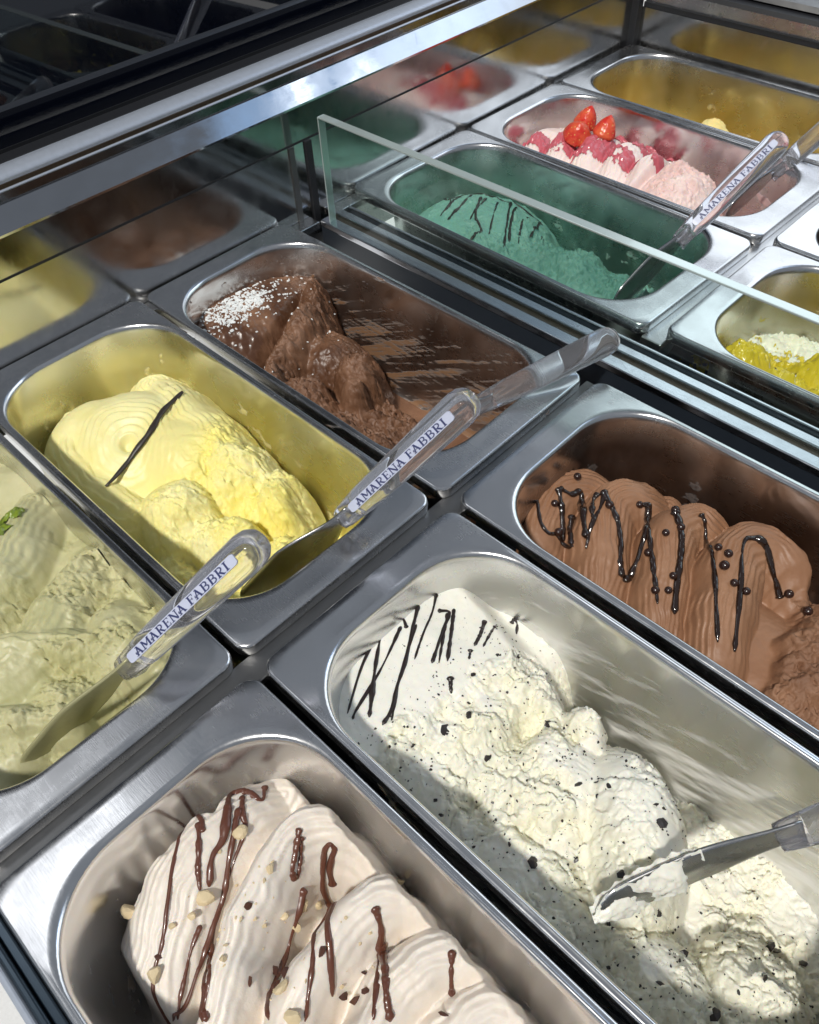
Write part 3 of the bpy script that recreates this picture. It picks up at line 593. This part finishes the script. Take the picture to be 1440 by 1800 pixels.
# ---------------------------------------------------------------- gelato
def gelato_mesh(fn, key, step, xr=None):
    x0, y0, y1, rot = PANS[key]; cx, cy_ = x0 + PAN_L / 2, (y0 + y1) / 2; hx, hy = PAN_L / 2 - 25.2, (y1 - y0) / 2 - 8.4
    a, b = (-hx, hx)
    if xr: b = min(hx, xr - cx)
    xs = np.arange(a - 1, b + 1, step); ys = np.arange(-hy - 1, hy + 1, step); LX, LY = np.meshgrid(xs, ys, indexing='ij')
    c, s = math.cos(math.radians(rot)), math.sin(math.radians(rot)); X = cx + LX * c - LY * s; Y = cy_ + LX * s + LY * c
    Z, T = fn(X, Y)
    r = 49.; qx = np.maximum(np.abs(LX) - (hx - r), 0); qy = np.maximum(np.abs(LY) - (hy - r), 0)
    sd = np.where((np.abs(LX) > hx - r) & (np.abs(LY) > hy - r), np.hypot(qx, qy) - r, np.maximum(np.abs(LX) - hx, np.abs(LY) - hy))
    ok = sd < np.where(Z < -60, -1.0, .8)
    JX = X + T * 1.3 * fbm(X, Y + Z, 6.5, 2, 5); JY = Y + T * 1.3 * fbm(X + Z, Y, 6.5, 2, 6)
    nx, ny = X.shape; idx = np.arange(nx * ny).reshape(nx, ny)
    okf = ok[:-1, :-1] & ok[1:, :-1] & ok[1:, 1:] & ok[:-1, 1:]
    low = (Z[:-1, :-1] < -119) & (Z[1:, 1:] < -119); okf &= ~low
    F = np.stack([idx[:-1, :-1][okf], idx[1:, :-1][okf], idx[1:, 1:][okf], idx[:-1, 1:][okf]], 1)
    used = np.unique(F); rm = np.full(nx * ny, -1); rm[used] = np.arange(len(used)); F = rm[F]
    V = np.stack([JX.ravel(), JY.ravel(), Z.ravel()], 1)[used] * S
    me = bpy.data.meshes.new('gelato'); me.vertices.add(len(V)); me.vertices.foreach_set('co', V.ravel())
    me.loops.add(F.size); me.loops.foreach_set('vertex_index', F.ravel().astype(np.int32)); me.polygons.add(len(F))
    me.polygons.foreach_set('loop_start', np.arange(0, F.size, 4, dtype=np.int32)); me.polygons.foreach_set('loop_total', np.full(len(F), 4, dtype=np.int32))
    me.update(calc_edges=True); me.polygons.foreach_set('use_smooth', np.ones(len(F), dtype=bool))
    at = me.attributes.new('torn', 'FLOAT', 'POINT'); at.data.foreach_set('value', T.ravel()[used].astype(np.float32)); me.update()
    return me
def height(fn, x, y):
    return fn(np.atleast_1d(np.array(x, float)), np.atleast_1d(np.array(y, float)))[0]
def mass(fn, key, step, mat, label, xr=None):
    o = put('gelato', gelato_mesh(fn, key, step, xr), mat); return tag(o, label, 'gelato', 'gelato in the pans')
def drizzle(parent, fn, lines, r, mat, name='chocolate_drizzle', flat=.58, beady=0., smooth_z=9):
    for i, l in enumerate(lines):
        if len(l) < 2: continue
        P = spline(l, 14 * len(l)) if len(l) > 2 else np.linspace(l[0], l[1], 16)
        z = height(fn, P[:, 0], P[:, 1]); kz = np.ones(smooth_z) / smooth_z; zp = np.pad(z, smooth_z // 2, 'edge'); z = np.maximum(np.convolve(zp, kz, 'valid'), z - .3)
        t = np.linspace(0, 1, len(P)); rr = r * (.95 + .75 * perlin(t * 4 + i * 5, t * 0 + i, 7) + .25 * perlin(t * 13 + i, t * 0 + 3.3, 9)) * (1 + .26 * ((i * 7) % 5 - 2) / 2.); rr = np.maximum(rr, .35 * r)
        rr = rr * (1 + beady * np.sin(t * len(P) * .9 + i)); rr[:5] *= np.array([.6, 1.25, 1.45, 1.35, 1.15]); rr[-4:] *= np.linspace(1, .3, 4)
        V, F = tube(np.column_stack([P, z + rr * .28]), rr, 10, flat)
        put(name, mesh('drizzle', V, F), mat, parent)
def overlay(parent, fn, spots, mat, thick, name, step=.9, seed=0, grow=.5):
    xs = [s[0] for s in spots]; ys = [s[1] for s in spots]; rm = max(s[2] for s in spots) * 1.6
    X, Y = np.meshgrid(np.arange(min(xs) - rm, max(xs) + rm, step), np.arange(min(ys) - rm, max(ys) + rm, step), indexing='ij')
    m = np.full(X.shape, -1.); w = fbm(X, Y, 9, 3, seed)
    for sx, sy, sr in spots: m = np.maximum(m, 1 - np.hypot(X - sx, Y - sy) / sr + grow * w)
    Z = fn(X, Y)[0] + thick * np.sqrt(np.clip(m, 0, 1)) * (1 + .5 * fbm(X, Y, 5, 2, seed + 3)) - .5 * (m < .04)
    ok = m > 0; okf = ok[:-1, :-1] & ok[1:, :-1] & ok[1:, 1:] & ok[:-1, 1:]; idx = np.arange(X.size).reshape(X.shape)
    F = np.stack([idx[:-1, :-1][okf], idx[1:, :-1][okf], idx[1:, 1:][okf], idx[:-1, 1:][okf]], 1); used = np.unique(F); r2 = np.full(X.size, -1); r2[used] = np.arange(len(used))
    V = np.stack([X.ravel(), Y.ravel(), Z.ravel()], 1)[used]
    return put(name, mesh(name, V.tolist(), r2[F].tolist()), mat, parent)
def shard(r, seed, flat=.6, n=2):
    rnd = random.Random(seed); bm = bmesh.new(); bmesh.ops.create_icosphere(bm, subdivisions=n, radius=1)
    ph = [Vector((rnd.uniform(-1, 1), rnd.uniform(-1, 1), rnd.uniform(-1, 1))).normalized() for _ in range(9)]; dd = [rnd.uniform(.45, .85) for _ in ph]
    for v in bm.verts:
        for p, d in zip(ph, dd):
            k = v.co.dot(p) - d
            if k > 0: v.co -= p * k * .92
        v.co *= 1 + rnd.uniform(-.03, .03); v.co = Vector((v.co.x * r, v.co.y * r * .85, v.co.z * r * flat)) * S
    me = bpy.data.meshes.new('shard'); bm.to_mesh(me); bm.free(); return me

G_van = gelato('gelato_vanilla', (.86, .78, .33), (.88, .82, .42), (.90, .79, .19))
G_choc = gelato('gelato_chocolate', (.085, .036, .018), (.25, .13, .075), (.14, .064, .032), rough=.30, sss=.05, patch=(26, .4, .65))
G_pis = gelato('gelato_pistachio', (.50, .485, .26), (.57, .545, .33), (.48, .46, .23), rough=.40)
G_str = gelato('gelato_stracciatella', (.84, .82, .74), (.80, .79, .70), (.84, .81, .62), rough=.40,
               speck=((.03, .024, .026), [(300, .69, .9), (640, .68, .75), (130, .735, .95)]))
G_haz = gelato('gelato_hazelnut', (.78, .705, .62), (.82, .755, .68), (.76, .67, .57), rough=.45)
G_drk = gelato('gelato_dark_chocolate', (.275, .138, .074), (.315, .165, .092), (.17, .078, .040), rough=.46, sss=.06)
G_mint = gelato('gelato_mint', (.215, .45, .375), (.17, .37, .31), (.08, .225, .18), rough=.40)  # greens darkened for the shade over the pan, most where scooped
G_straw = gelato('gelato_strawberry', (.82, .68, .64), (.86, .74, .70), (.74, .50, .47), rough=.45, speck=((.55, .12, .14), [(140, .70, .5)]))
G_cust = gelato('gelato_custard', (.86, .68, .22), (.88, .74, .34), None)
G_lem = gelato('gelato_lemon', (.86, .84, .74), (.82, .78, .62), None)
G_cof = gelato('gelato_coffee', (.07, .035, .02), (.05, .025, .015), None, sss=.05)

g_van = mass(gel_vanilla, 'vanilla', .8, G_van, 'pale yellow gelato swirled into a mound with a vanilla pod on top')
g_choc = mass(gel_choc, 'choc', .9, G_choc, 'scooped brown chocolate gelato sprinkled with white flakes at one end')
g_pis = mass(gel_pistachio, 'pistachio', .9, G_pis, 'olive green pistachio gelato filling the pan at the left edge')
g_str = mass(gel_straciatella, 'stracc', .75, G_str, 'white gelato speckled with chocolate chips, dug out by a spatula', 345)
g_haz = mass(gel_hazelnut, 'hazelnut', .75, G_haz, 'beige hazelnut gelato in ridged folds under brown drizzle and nuts', 300)
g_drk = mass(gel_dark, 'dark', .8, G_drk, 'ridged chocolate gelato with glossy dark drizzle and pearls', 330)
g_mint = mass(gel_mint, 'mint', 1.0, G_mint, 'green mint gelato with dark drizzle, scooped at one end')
g_straw = mass(gel_strawberry, 'strawberry', 1.0, G_straw, 'pale pink whipped gelato with red sauce and strawberries')
g_cust = mass(gel_custard, 'custard', 1.3, G_cust, 'last lumps of yellow gelato in the farthest pan')
g_lem = mass(gel_lemon, 'lemon', 1.1, G_lem, 'white gelato lumps under yellow sauce at the right edge', 230)
g_cof = mass(gel_coffee, 'coffee', 2.0, G_cof, 'dark gelato deep in the pan at the upper right edge', 230)

D_milk = plain('milk_chocolate_sauce', (.125, .042, .024), .33, 0, .1, 300, coat=.2)
D_dark = plain('dark_chocolate_sauce', (.022, .014, .012), .32, 0, .1, 300)
D_gloss = plain('glossy_chocolate_syrup', (.018, .008, .005), .12, 0, .15, 300, coat=.8)
D_mint = plain('chocolate_on_mint', (.018, .022, .020), .35)
drizzle(g_str, gel_straciatella, DRIZZLE_STRACCIATELLA, 1.05, D_dark)
drizzle(g_haz, gel_hazelnut, DRIZZLE_HAZELNUT, 1.55, D_milk)
drizzle(g_drk, gel_dark, DRIZZLE_DARK, 2.15, D_gloss, 'syrup_drizzle', flat=.85, smooth_z=13)
drizzle(g_mint, gel_mint, DRIZZLE_MINT, 1.2, D_mint)
overlay(g_straw, gel_strawberry, SAUCE_STRAWBERRY, plain('strawberry_sauce', (.60, .13, .165), .28, 0, .3, 160, coat=.3), 3.4, 'strawberry_sauce', seed=5)
overlay(g_lem, gel_lemon, [(44, 500, 30), (58, 478, 24), (64, 506, 20), (100, 476, 30), (118, 520, 44), (144, 490, 40), (90, 505, 24), (60, 524, 26), (88, 534, 26), (118, 548, 30)], plain('lemon_sauce', (.74, .57, .03), .30, 0, .7, 140, coat=.25), 3.2, 'lemon_sauce', seed=9, grow=.75)
overlay(g_pis, gel_pistachio, [(-226, -46, 12), (-212, -50, 9), (-222, -36, 8)], plain('pistachio_sauce', (.22, .30, .03), .28, 0, .3, 150, coat=.3), 3.5, 'pistachio_sauce', seed=3)

# vanilla pod
pts = spline(POD, 40); z = height(gel_vanilla, pts[:, 0], pts[:, 1]); z = np.convolve(np.pad(z, 6, 'edge'), np.ones(13) / 13, 'valid')
t = np.linspace(0, 1, 40); V, F = tube(np.column_stack([pts, z + 2.0]), 2.3 * (.55 + .6 * np.sin(np.pi * np.clip(t * 1.02, 0, 1)) ** .5) * (1 + .12 * np.sin(t * 31)), 8, .6)
tag(put('vanilla_pod', mesh('pod', V, F), plain('pod_skin', (.035, .027, .022), .42, 0, .4, 400)), 'thin dark vanilla pod lying across the yellow gelato', 'vanilla pod')

ORD = ['leftmost', 'second', 'third', 'fourth', 'fifth', 'sixth', 'seventh', 'eighth', 'ninth', 'tenth', 'eleventh', 'twelfth', 'thirteenth', 'fourteenth', 'fifteenth', 'sixteenth', 'seventeenth', 'eighteenth', 'nineteenth', 'twentieth', 'twenty first']
def left_to_right(pts, zz):
    inv = cam.matrix_world.inverted(); sx = []
    for p in pts:
        q = inv @ (Vector((p[0], p[1], zz)) * S); sx.append(q.x / -q.z)
    order = sorted(range(len(pts)), key=lambda i: sx[i]); return {i: k for k, i in enumerate(order)}
# pearls
M_pearl = plain('dark_chocolate_coating', (.028, .011, .008), .25, coat=.3)
bm = bmesh.new(); bmesh.ops.create_uvsphere(bm, u_segments=14, v_segments=9, radius=3.1 * S); pe = bpy.data.meshes.new('pearl'); bm.to_mesh(pe); bm.free(); pe.polygons.foreach_set('use_smooth', [True] * len(pe.polygons)); pe.materials.append(M_pearl)
rank = left_to_right(PEARLS, -28)
for i, (x, y) in enumerate(PEARLS):
    o = bpy.data.objects.new('chocolate_pearl', pe); col.objects.link(o); o.location = Vector((x, y, height(gel_dark, x, y)[0] + 2.2)) * S
    k = .85 + .3 * random.random(); o.scale = (k, k, k * .95); tag(o, 'small dark chocolate pearl on the drizzled chocolate gelato, ' + ORD[rank[i]] + (' of the pearls' if rank[i] == 0 else ' from the left'), 'pearl', 'chocolate pearls on the chocolate gelato')
# nuts
M_nut = plain('chopped_hazelnut', (.72, .58, .36), .5, 0, .3, 160)
rank = left_to_right(NUTS, -22)
for i, (x, y, r) in enumerate(NUTS):
    o = put('nut_piece', shard(r * .78, 50 + i, .7), M_nut); o.location = Vector((x, y, height(gel_hazelnut, x, y)[0] + r * .35)) * S; o.rotation_euler = (random.random() * 3, random.random() * 3, random.random() * 3)
    tag(o, ('large' if r > 6 else 'small' if r < 4.2 else 'middling') + ' cream coloured nut piece on the beige gelato, ' + ORD[rank[i]] + (' of the nuts' if rank[i] == 0 else ' from the left'), 'nut', 'chopped hazelnuts on the beige gelato')
M_skin = plain('hazelnut_skin', (.085, .03, .018), .5)
for i, (x, y) in enumerate(FLECKS):
    o = put('nut_skin', shard(2.6 + 1.6 * random.random(), 90 + i, .3, 1), M_skin, g_haz); o.location = Vector((x, y, height(gel_hazelnut, x, y)[0] + .8)) * S; o.rotation_euler = (random.random(), random.random(), random.random() * 6)
# crumbs over the hazelnut gelato
def crumbs(parent, fn, n, pick, rlo, rhi, mat, name, seed, flat=.5):
    rnd = random.Random(seed); V = []; F = []; k = 0
    while k < n:
        x, y = pick(rnd); z = height(fn, x, y)[0]
        if z < -112: continue
        k += 1; r = rnd.uniform(rlo, rhi) * (1.6 if rnd.random() < .1 else 1); a = rnd.uniform(0, 6.28); b0 = len(V)
        nrm = Vector((rnd.uniform(-.5, .5), rnd.uniform(-.5, .5), 1)).normalized(); q = nrm.to_track_quat('Z', 'Y')
        ca, sa = math.cos(a), math.sin(a); el = rnd.uniform(.3, 1.); P = []
        for j in range(5):
            px_ = math.cos(j * 1.2566) * r * rnd.uniform(.6, 1.2); py_ = math.sin(j * 1.2566) * r * el * rnd.uniform(.6, 1.1); P.append(Vector((px_ * ca - py_ * sa, px_ * sa + py_ * ca, 0)))
        h = r * flat
        for dz in (-h * .4, h):
            for p in P:
                w = q @ Vector((p.x * (1 if dz < 0 else .7), p.y * (1 if dz < 0 else .7), dz)); V.append((x + w.x, y + w.y, z + w.z))
        F += [tuple(b0 + 5 + j for j in range(5))] + [(b0 + j, b0 + (j + 1) % 5, b0 + 5 + (j + 1) % 5, b0 + 5 + j) for j in range(5)]
    o = put(name, mesh(name, V, F, False), mat, parent); o['kind'] = 'stuff'; return o
crumbs(g_haz, gel_hazelnut, 60, lambda r: (r.gauss(118, 24), r.gauss(-80, 18)), .5, 1.6, M_nut, 'nut_crumbs', 1)
M_flake = plain('white_flakes', (.86, .88, .88), .6)
def pick_flake(r):
    if r.random() < .93: return (max(-337, r.gauss(-320, 10)), r.gauss(240, 20))
    return (r.uniform(-335, -230), r.uniform(200, 322))
crumbs(g_choc, gel_choc, 820, pick_flake, .9, 2.2, M_flake, 'white_flakes', 2, .35)
M_chip = plain('chocolate_chip', (.022, .016, .015), .4)
crumbs(g_str, gel_straciatella, 900, lambda r: (r.uniform(70, 335), r.uniform(16, 145)), .35, 1.15, M_chip, 'fine_chocolate_chips', 3, .4)
rc = random.Random(12)
for i in range(40):
    x, y = rc.uniform(70, 325), rc.uniform(20, 135)
    o = put('chocolate_chip', shard(rc.choice((1.4, 1.8, 2.4, 3.4, 4.6)), 200 + i, .28, 1), M_chip, g_str); o.location = Vector((x, y, height(gel_straciatella, x, y)[0] + .6)) * S; o.rotation_euler = (rc.random(), rc.random(), rc.random() * 6)

# strawberries
M_berry, nt, bs = new_mat('strawberry_skin'); vo = N(nt, 'ShaderNodeTexVoronoi'); vo.inputs['Scale'].default_value = 260; nt.links.new(N(nt, 'ShaderNodeTexCoord').outputs['Object'], vo.inputs['Vector'])
nn = noise(nt, 60, 3); cb = mixc(nt, ramp(nt, nn.outputs[0], [(.35, g(0)), (.65, g(1))]).outputs[0], (.60, .028, .022), (.72, .13, .05))
nt.links.new(mixc(nt, ramp(nt, vo.outputs['Distance'], [(.14, g(1)), (.2, g(0))]).outputs[0], cb, (.72, .45, .12)), bs.inputs['Base Color'])
nt.links.new(bump(nt, vo.outputs['Distance'], .6, 1.0), bs.inputs['Normal']); bs.inputs['Roughness'].default_value = .32
def berry(x, y, z, r, h, tilt, az, label):
    V = []; F = []; n, mth = 20, 14
    for i in range(mth + 1):
        t = i / mth; rad = r * min(1, ((t + .02) / .22)) ** .5 * max(.02, 1 - t ** 1.9) ** .72; zz = h * (t - .15)
        for k in range(n):
            a = 2 * math.pi * k / n; rr = rad * (1 + .03 * math.sin(7 * a + 9 * t)); V.append((rr * math.cos(a), rr * math.sin(a), zz))
    for i in range(mth):
        for k in range(n): k2 = (k + 1) % n; F.append((i * n + k, i * n + k2, (i + 1) * n + k2, (i + 1) * n + k))
    F += [tuple(range(n - 1, -1, -1)), tuple(mth * n + k for k in range(n))]
    o = put('strawberry', mesh('berry', V, F), M_berry); o.location = Vector((x, y, z)) * S; o.rotation_euler = (math.radians(tilt), 0, math.radians(az)); tag(o, label, 'strawberry', 'strawberries on the pink gelato')
berry(-272, 690, -13, 16.5, 23, 26, 50, 'rounded orange red strawberry, the leftmost and nearest of the three')
berry(-281, 716, -13, 14, 28, 16, 120, 'pointed red strawberry in the middle behind the other two')
berry(-249, 708, -13, 14, 27, -20, -20, 'pointed red strawberry, the rightmost of the three')

# ---------------------------------------------------------------- spatulas
def stroke(p, q, w): 
    d = Vector((q[0] - p[0], q[1] - p[1])); l = d.length or 1; n = Vector((-d.y, d.x)) / l * w / 2
    return [(p[0] + n.x, p[1] + n.y), (p[0] - n.x, p[1] - n.y), (q[0] - n.x, q[1] - n.y), (q[0] + n.x, q[1] + n.y)]
def arc(cx, cy_, rx, ry, a0, a1, w, n=8):
    P = [(cx + rx * math.cos(math.radians(a0 + (a1 - a0) * i / n)), cy_ + ry * math.sin(math.radians(a0 + (a1 - a0) * i / n))) for i in range(n + 1)]
    return [stroke(P[i], P[i + 1], w) for i in range(n)]
TH, TN, SE = .17, .075, .085
def letter(c):
    if c == 'A': return .86, [stroke((.14, 0), (.40, 1), TN + .03), stroke((.36, 1), (.68, 0), TH), stroke((.10, .34), (.62, .34), TN), stroke((.0, .05), (.28, .05), SE), stroke((.52, .05), (.84, .05), SE), stroke((.22, .95), (.46, .95), SE)] + arc(.16, .34, .12, .14, 90, 330, TN, 6)
    if c == 'M': return 1.06, [stroke((.16, 0), (.16, 1), TN + .03), stroke((.16, .98), (.52, .25), TH), stroke((.52, .25), (.84, .98), TN), stroke((.86, 0), (.86, 1), TH), stroke((.02, .05), (.32, .05), SE), stroke((.70, .05), (1.02, .05), SE), stroke((.04, .95), (.24, .95), SE), stroke((.80, .95), (1.02, .95), SE)]
    if c == 'R': return .86, [stroke((.20, 0), (.20, 1), TH), stroke((.04, .05), (.38, .05), SE), stroke((.04, .95), (.4, .95), SE), stroke((.36, .46), (.68, .0), TH), stroke((.58, .05), (.82, .05), SE), stroke((.2, .48), (.42, .48), TN)] + arc(.40, .72, .25, .24, 90, -90, TH * .8)
    if c == 'E': return .74, [stroke((.20, 0), (.20, 1), TH), stroke((.04, .05), (.66, .05), SE), stroke((.04, .95), (.64, .95), SE), stroke((.2, .5), (.5, .5), TN), stroke((.62, 0), (.62, .26), TN), stroke((.60, .78), (.60, 1), TN), stroke((.5, .4), (.5, .6), TN)]
    if c == 'N': return .94, [stroke((.18, 0), (.18, 1), TN + .03), stroke((.16, 1), (.74, 0), TH), stroke((.76, 0), (.76, 1), TN + .03), stroke((.02, .05), (.34, .05), SE), stroke((.02, .95), (.26, .95), SE), stroke((.60, .95), (.92, .95), SE)]
    if c == 'F': return .72, [stroke((.20, 0), (.20, 1), TH), stroke((.04, .05), (.40, .05), SE), stroke((.04, .95), (.66, .95), SE), stroke((.2, .5), (.5, .5), TN), stroke((.63, .74), (.63, 1), TN), stroke((.5, .38), (.5, .62), TN)]
    if c == 'B': return .84, [stroke((.20, 0), (.20, 1), TH), stroke((.04, .05), (.44, .05), SE), stroke((.04, .95), (.44, .95), SE), stroke((.2, .52), (.44, .52), TN)] + arc(.42, .74, .22, .22, 90, -90, TH * .8) + arc(.42, .28, .28, .24, 90, -90, TH * .8)
    if c == 'I': return .44, [stroke((.21, 0), (.21, 1), TH), stroke((.04, .05), (.38, .05), SE), stroke((.04, .95), (.38, .95), SE)]
    return .34, []
H_LEN = 124.
def handle_r(t):
    K = [(0, 7.2), (10, 8.0), (24, 9.3), (60, 10.2), (100, 11.0), (114, 11.1), (120, 9.9), (123.4, 7.4), (124.6, 4.6), (124.2, 3.0), (123.0, 1.6), (122.6, .02)]
    return K
def rad_at(z):
    K = handle_r(0)[:6]
    return float(np.interp(z, [k[0] for k in K], [k[1] for k in K]))
def lettering(text, z0, z1):
    tot = sum(letter(c)[0] for c in text); hgt = 4.9; sc = (z1 - z0) / tot; V = []; F = []; x = 0.; k = 0
    for c in text:
        w, Q = letter(c)
        for q in Q:
            b0 = len(V); k += 1
            for p in q:
                zz = z0 + (x + p[0]) * sc; V.append(((p[1] - .5) * hgt, rad_at(zz) + .42 + .012 * (k % 9), zz))
            F.append((b0, b0 + 1, b0 + 2, b0 + 3))
        x += w
    return mesh('lettering', V, F, False)
def label_mesh():
    V = []; F = []; st = [(17, 2.0), (18.2, 2.8), (20, 3.05), (45, 3.05), (75, 3.05), (100, 3.05), (111, 3.05), (112.6, 2.2)]
    for zz, hw in st:
        R = rad_at(zz); V += [(-hw, R - .9, zz), (hw, R - .9, zz), (hw, R + .35, zz), (-hw, R + .35, zz)]
    for j in range(len(st) - 1):
        for i in range(4): F.append((j * 4 + i, j * 4 + (i + 1) % 4, j * 4 + 4 + (i + 1) % 4, j * 4 + 4 + i))
    F += [(0, 3, 2, 1), tuple(4 * (len(st) - 1) + i for i in range(4))]
    return mesh('label', V, F, False)
def handle_mesh():
    K = handle_r(0); P = []
    Z = np.array([k[0] for k in K[:6]]); Rr = np.array([k[1] for k in K[:6]])
    for zz in np.linspace(0, 114, 24): P.append((zz, float(np.interp(zz, Z, Rr))))
    P += [(k[0], k[1]) for k in K[6:]]; P = [(0, .02), (0, 5.5), (.6, 6.8)] + P[1:]
    V = []; F = []; n = 28
    for zz, r in P:
        sq = .62 + .38 * min(1, max(0, (zz - 4) / 26.)) ; 
        for k in range(n): a = 2 * math.pi * k / n; V.append((r * math.cos(a), r * sq * math.sin(a) + (0), zz))
    for j in range(len(P) - 1):
        for k in range(n): k2 = (k + 1) % n; F.append((j * n + k, j * n + k2, (j + 1) * n + k2, (j + 1) * n + k))
    return mesh('handle', V, F)
def blade_mesh(L, W, bend, curl):
    rows = 26; cols = 10; V = []; F = []
    for side in (0, 1):
        for j in range(rows + 1):
            t = j / rows; d = t * L
            w = 7.0 + (W / 2 - 7.0) * sstep(.08, .5, np.array(t)).item(); w *= math.sqrt(max(0.02, 1 - max(0, (t - .80) / .2) ** 2.4))
            for i in range(cols + 1):
                s = i / cols * 2 - 1; V.append((s * w, bend * t * t - curl * s * s * min(1, t * 2) + (.6 if side else -.6), 14 - d))
    w_ = cols + 1; n = (rows + 1) * w_
    for j in range(rows):
        for i in range(cols):
            a = j * w_ + i; F.append((a, a + 1, a + w_ + 1, a + w_)); F.append((n + a, n + a + w_, n + a + w_ + 1, n + a + 1))
    ring = [i for i in range(w_)] + [j * w_ + cols for j in range(1, rows + 1)] + [rows * w_ + i for i in range(cols - 1, -1, -1)] + [j * w_ for j in range(rows - 1, 0, -1)]
    for a, b in zip(ring, ring[1:] + ring[:1]): F.append((a, a + n, b + n, b))
    return mesh('blade', V, F)
def smear_mesh(L, W, bend, curl, t0, seed, thick=3.6, face=1):
    rows, cols = 60, 22; V = []; F = []; T_, S_ = np.meshgrid(np.linspace(t0, 1.02, rows), np.linspace(-1.05, 1.05, cols), indexing='ij')
    m = fbm(T_ * L, S_ * W / 2, 16, 3, seed) * 1.3 + .62 + .9 * (T_ - .70); h = np.clip(m, 0, .8) * thick * (1 + .7 * fbm(T_ * L, S_ * W / 2, 4.5, 3, seed + 4))
    for j in range(rows):
        for i in range(cols):
            t, s = T_[j, i], S_[j, i]; w = 7.0 + (W / 2 - 7.0) * sstep(.08, .5, np.array(t)).item(); w *= math.sqrt(max(.02, 1 - max(0, (t - .80) / .2) ** 2.4)) if t < 1 else .2
            V.append((s * w, bend * t * t - curl * s * s * min(1, t * 2) + face * (.5 + h[j, i]), 14 - t * L))
    for j in range(rows - 1):
        for i in range(cols - 1):
            if max(m[j, i], m[j + 1, i], m[j, i + 1], m[j + 1, i + 1]) > 0: a = j * cols + i; F.append((a, a + 1, a + cols + 1, a + cols) if face > 0 else (a, a + cols, a + cols + 1, a + 1))
    return mesh('smear', V, F)
HM = handle_mesh(); LM = label_mesh(); TM = lettering('AMARENA FABBRI', 24, 107)
TAB = extrude_profile([(-7.5, 2), (7.5, 2), (5.5, 16), (-5.5, 16)], -12, -3, 'y')
def spatula(label, base, tip, face, L=112, W=50, bend=4, curl=2, text=True, spin=0, turn=66, smear=None, bmat=None):
    b = Vector(base); zax = (Vector(tip) - b).normalized(); f = Vector(face) - b; yax = (f - zax * f.dot(zax)).normalized()
    if spin: yax = Matrix.Rotation(math.radians(spin), 3, zax) @ yax
    xax = yax.cross(zax); Mx = Matrix((xax, yax, zax)).transposed().to_4x4(); Mx.translation = b * S
    root = bpy.data.objects.new('gelato_spatula', None); col.objects.link(root); root.matrix_world = Mx; root.empty_display_size = .02
    tag(root, label, 'spatula', 'clear handled gelato spatulas')
    def kid(n, me, mat, par=root):
        o = bpy.data.objects.new(n, me); col.objects.link(o); o.parent = par
        if mat and not me.materials: me.materials.append(mat)
        return o
    kid('handle', HM, M_clear); kid('guard_tab', TAB, M_clear)
    bl = kid('blade', blade_mesh(L, W, bend, curl), bmat or M_blade); bl.rotation_euler = (0, 0, math.radians(turn))
    if smear:
        for fc in (1, -1): kid('gelato_smear', smear_mesh(L, W, bend, curl, smear[1], smear[2] + fc, smear[3], fc), smear[0], bl)
    if text: lb = kid('label_strip', LM, M_label); kid('lettering', TM, M_ink, lb)
    return root, bl
CAMP = (252, -101, 412)
spatula('clear handled spatula standing in the pale yellow gelato, label towards the viewer', (-30, 104, 14), (22, 170, 104), CAMP, spin=-4)
spatula('clear handled spatula stuck in the pistachio gelato at the left', (-42, -54, 10), (4, 28, 91), CAMP, spin=-12, bend=7, W=34, turn=78, bmat=plain('pistachio_tinted_steel', (.50, .48, .27), .34, .3, .4, 140))  # blade colour: gelato coat with its olive reflection painted in
spatula('clear spatula handle sticking out of the half empty chocolate pan, no label seen', (-46, 256, 1), (-4, 375, 20), CAMP, text=False, L=70, W=34)
spatula('clear handled spatula leaning in the green mint pan', (-51, 538, 8), (-24, 640, 75), CAMP, spin=-8, L=95, W=30)
spatula('clear spatula lying in the strawberry pan, cut by the right edge', (-58, 734, -6), (-28, 838, 48), CAMP, text=False, L=80, W=28)
spatula('spatula lying in the white chip gelato with gelato stuck to its blade', (270, 122, -12), (336, 222, 23), CAMP, text=False, L=112, W=24, bend=9, turn=58, smear=(G_str, .46, 15, 2.6))
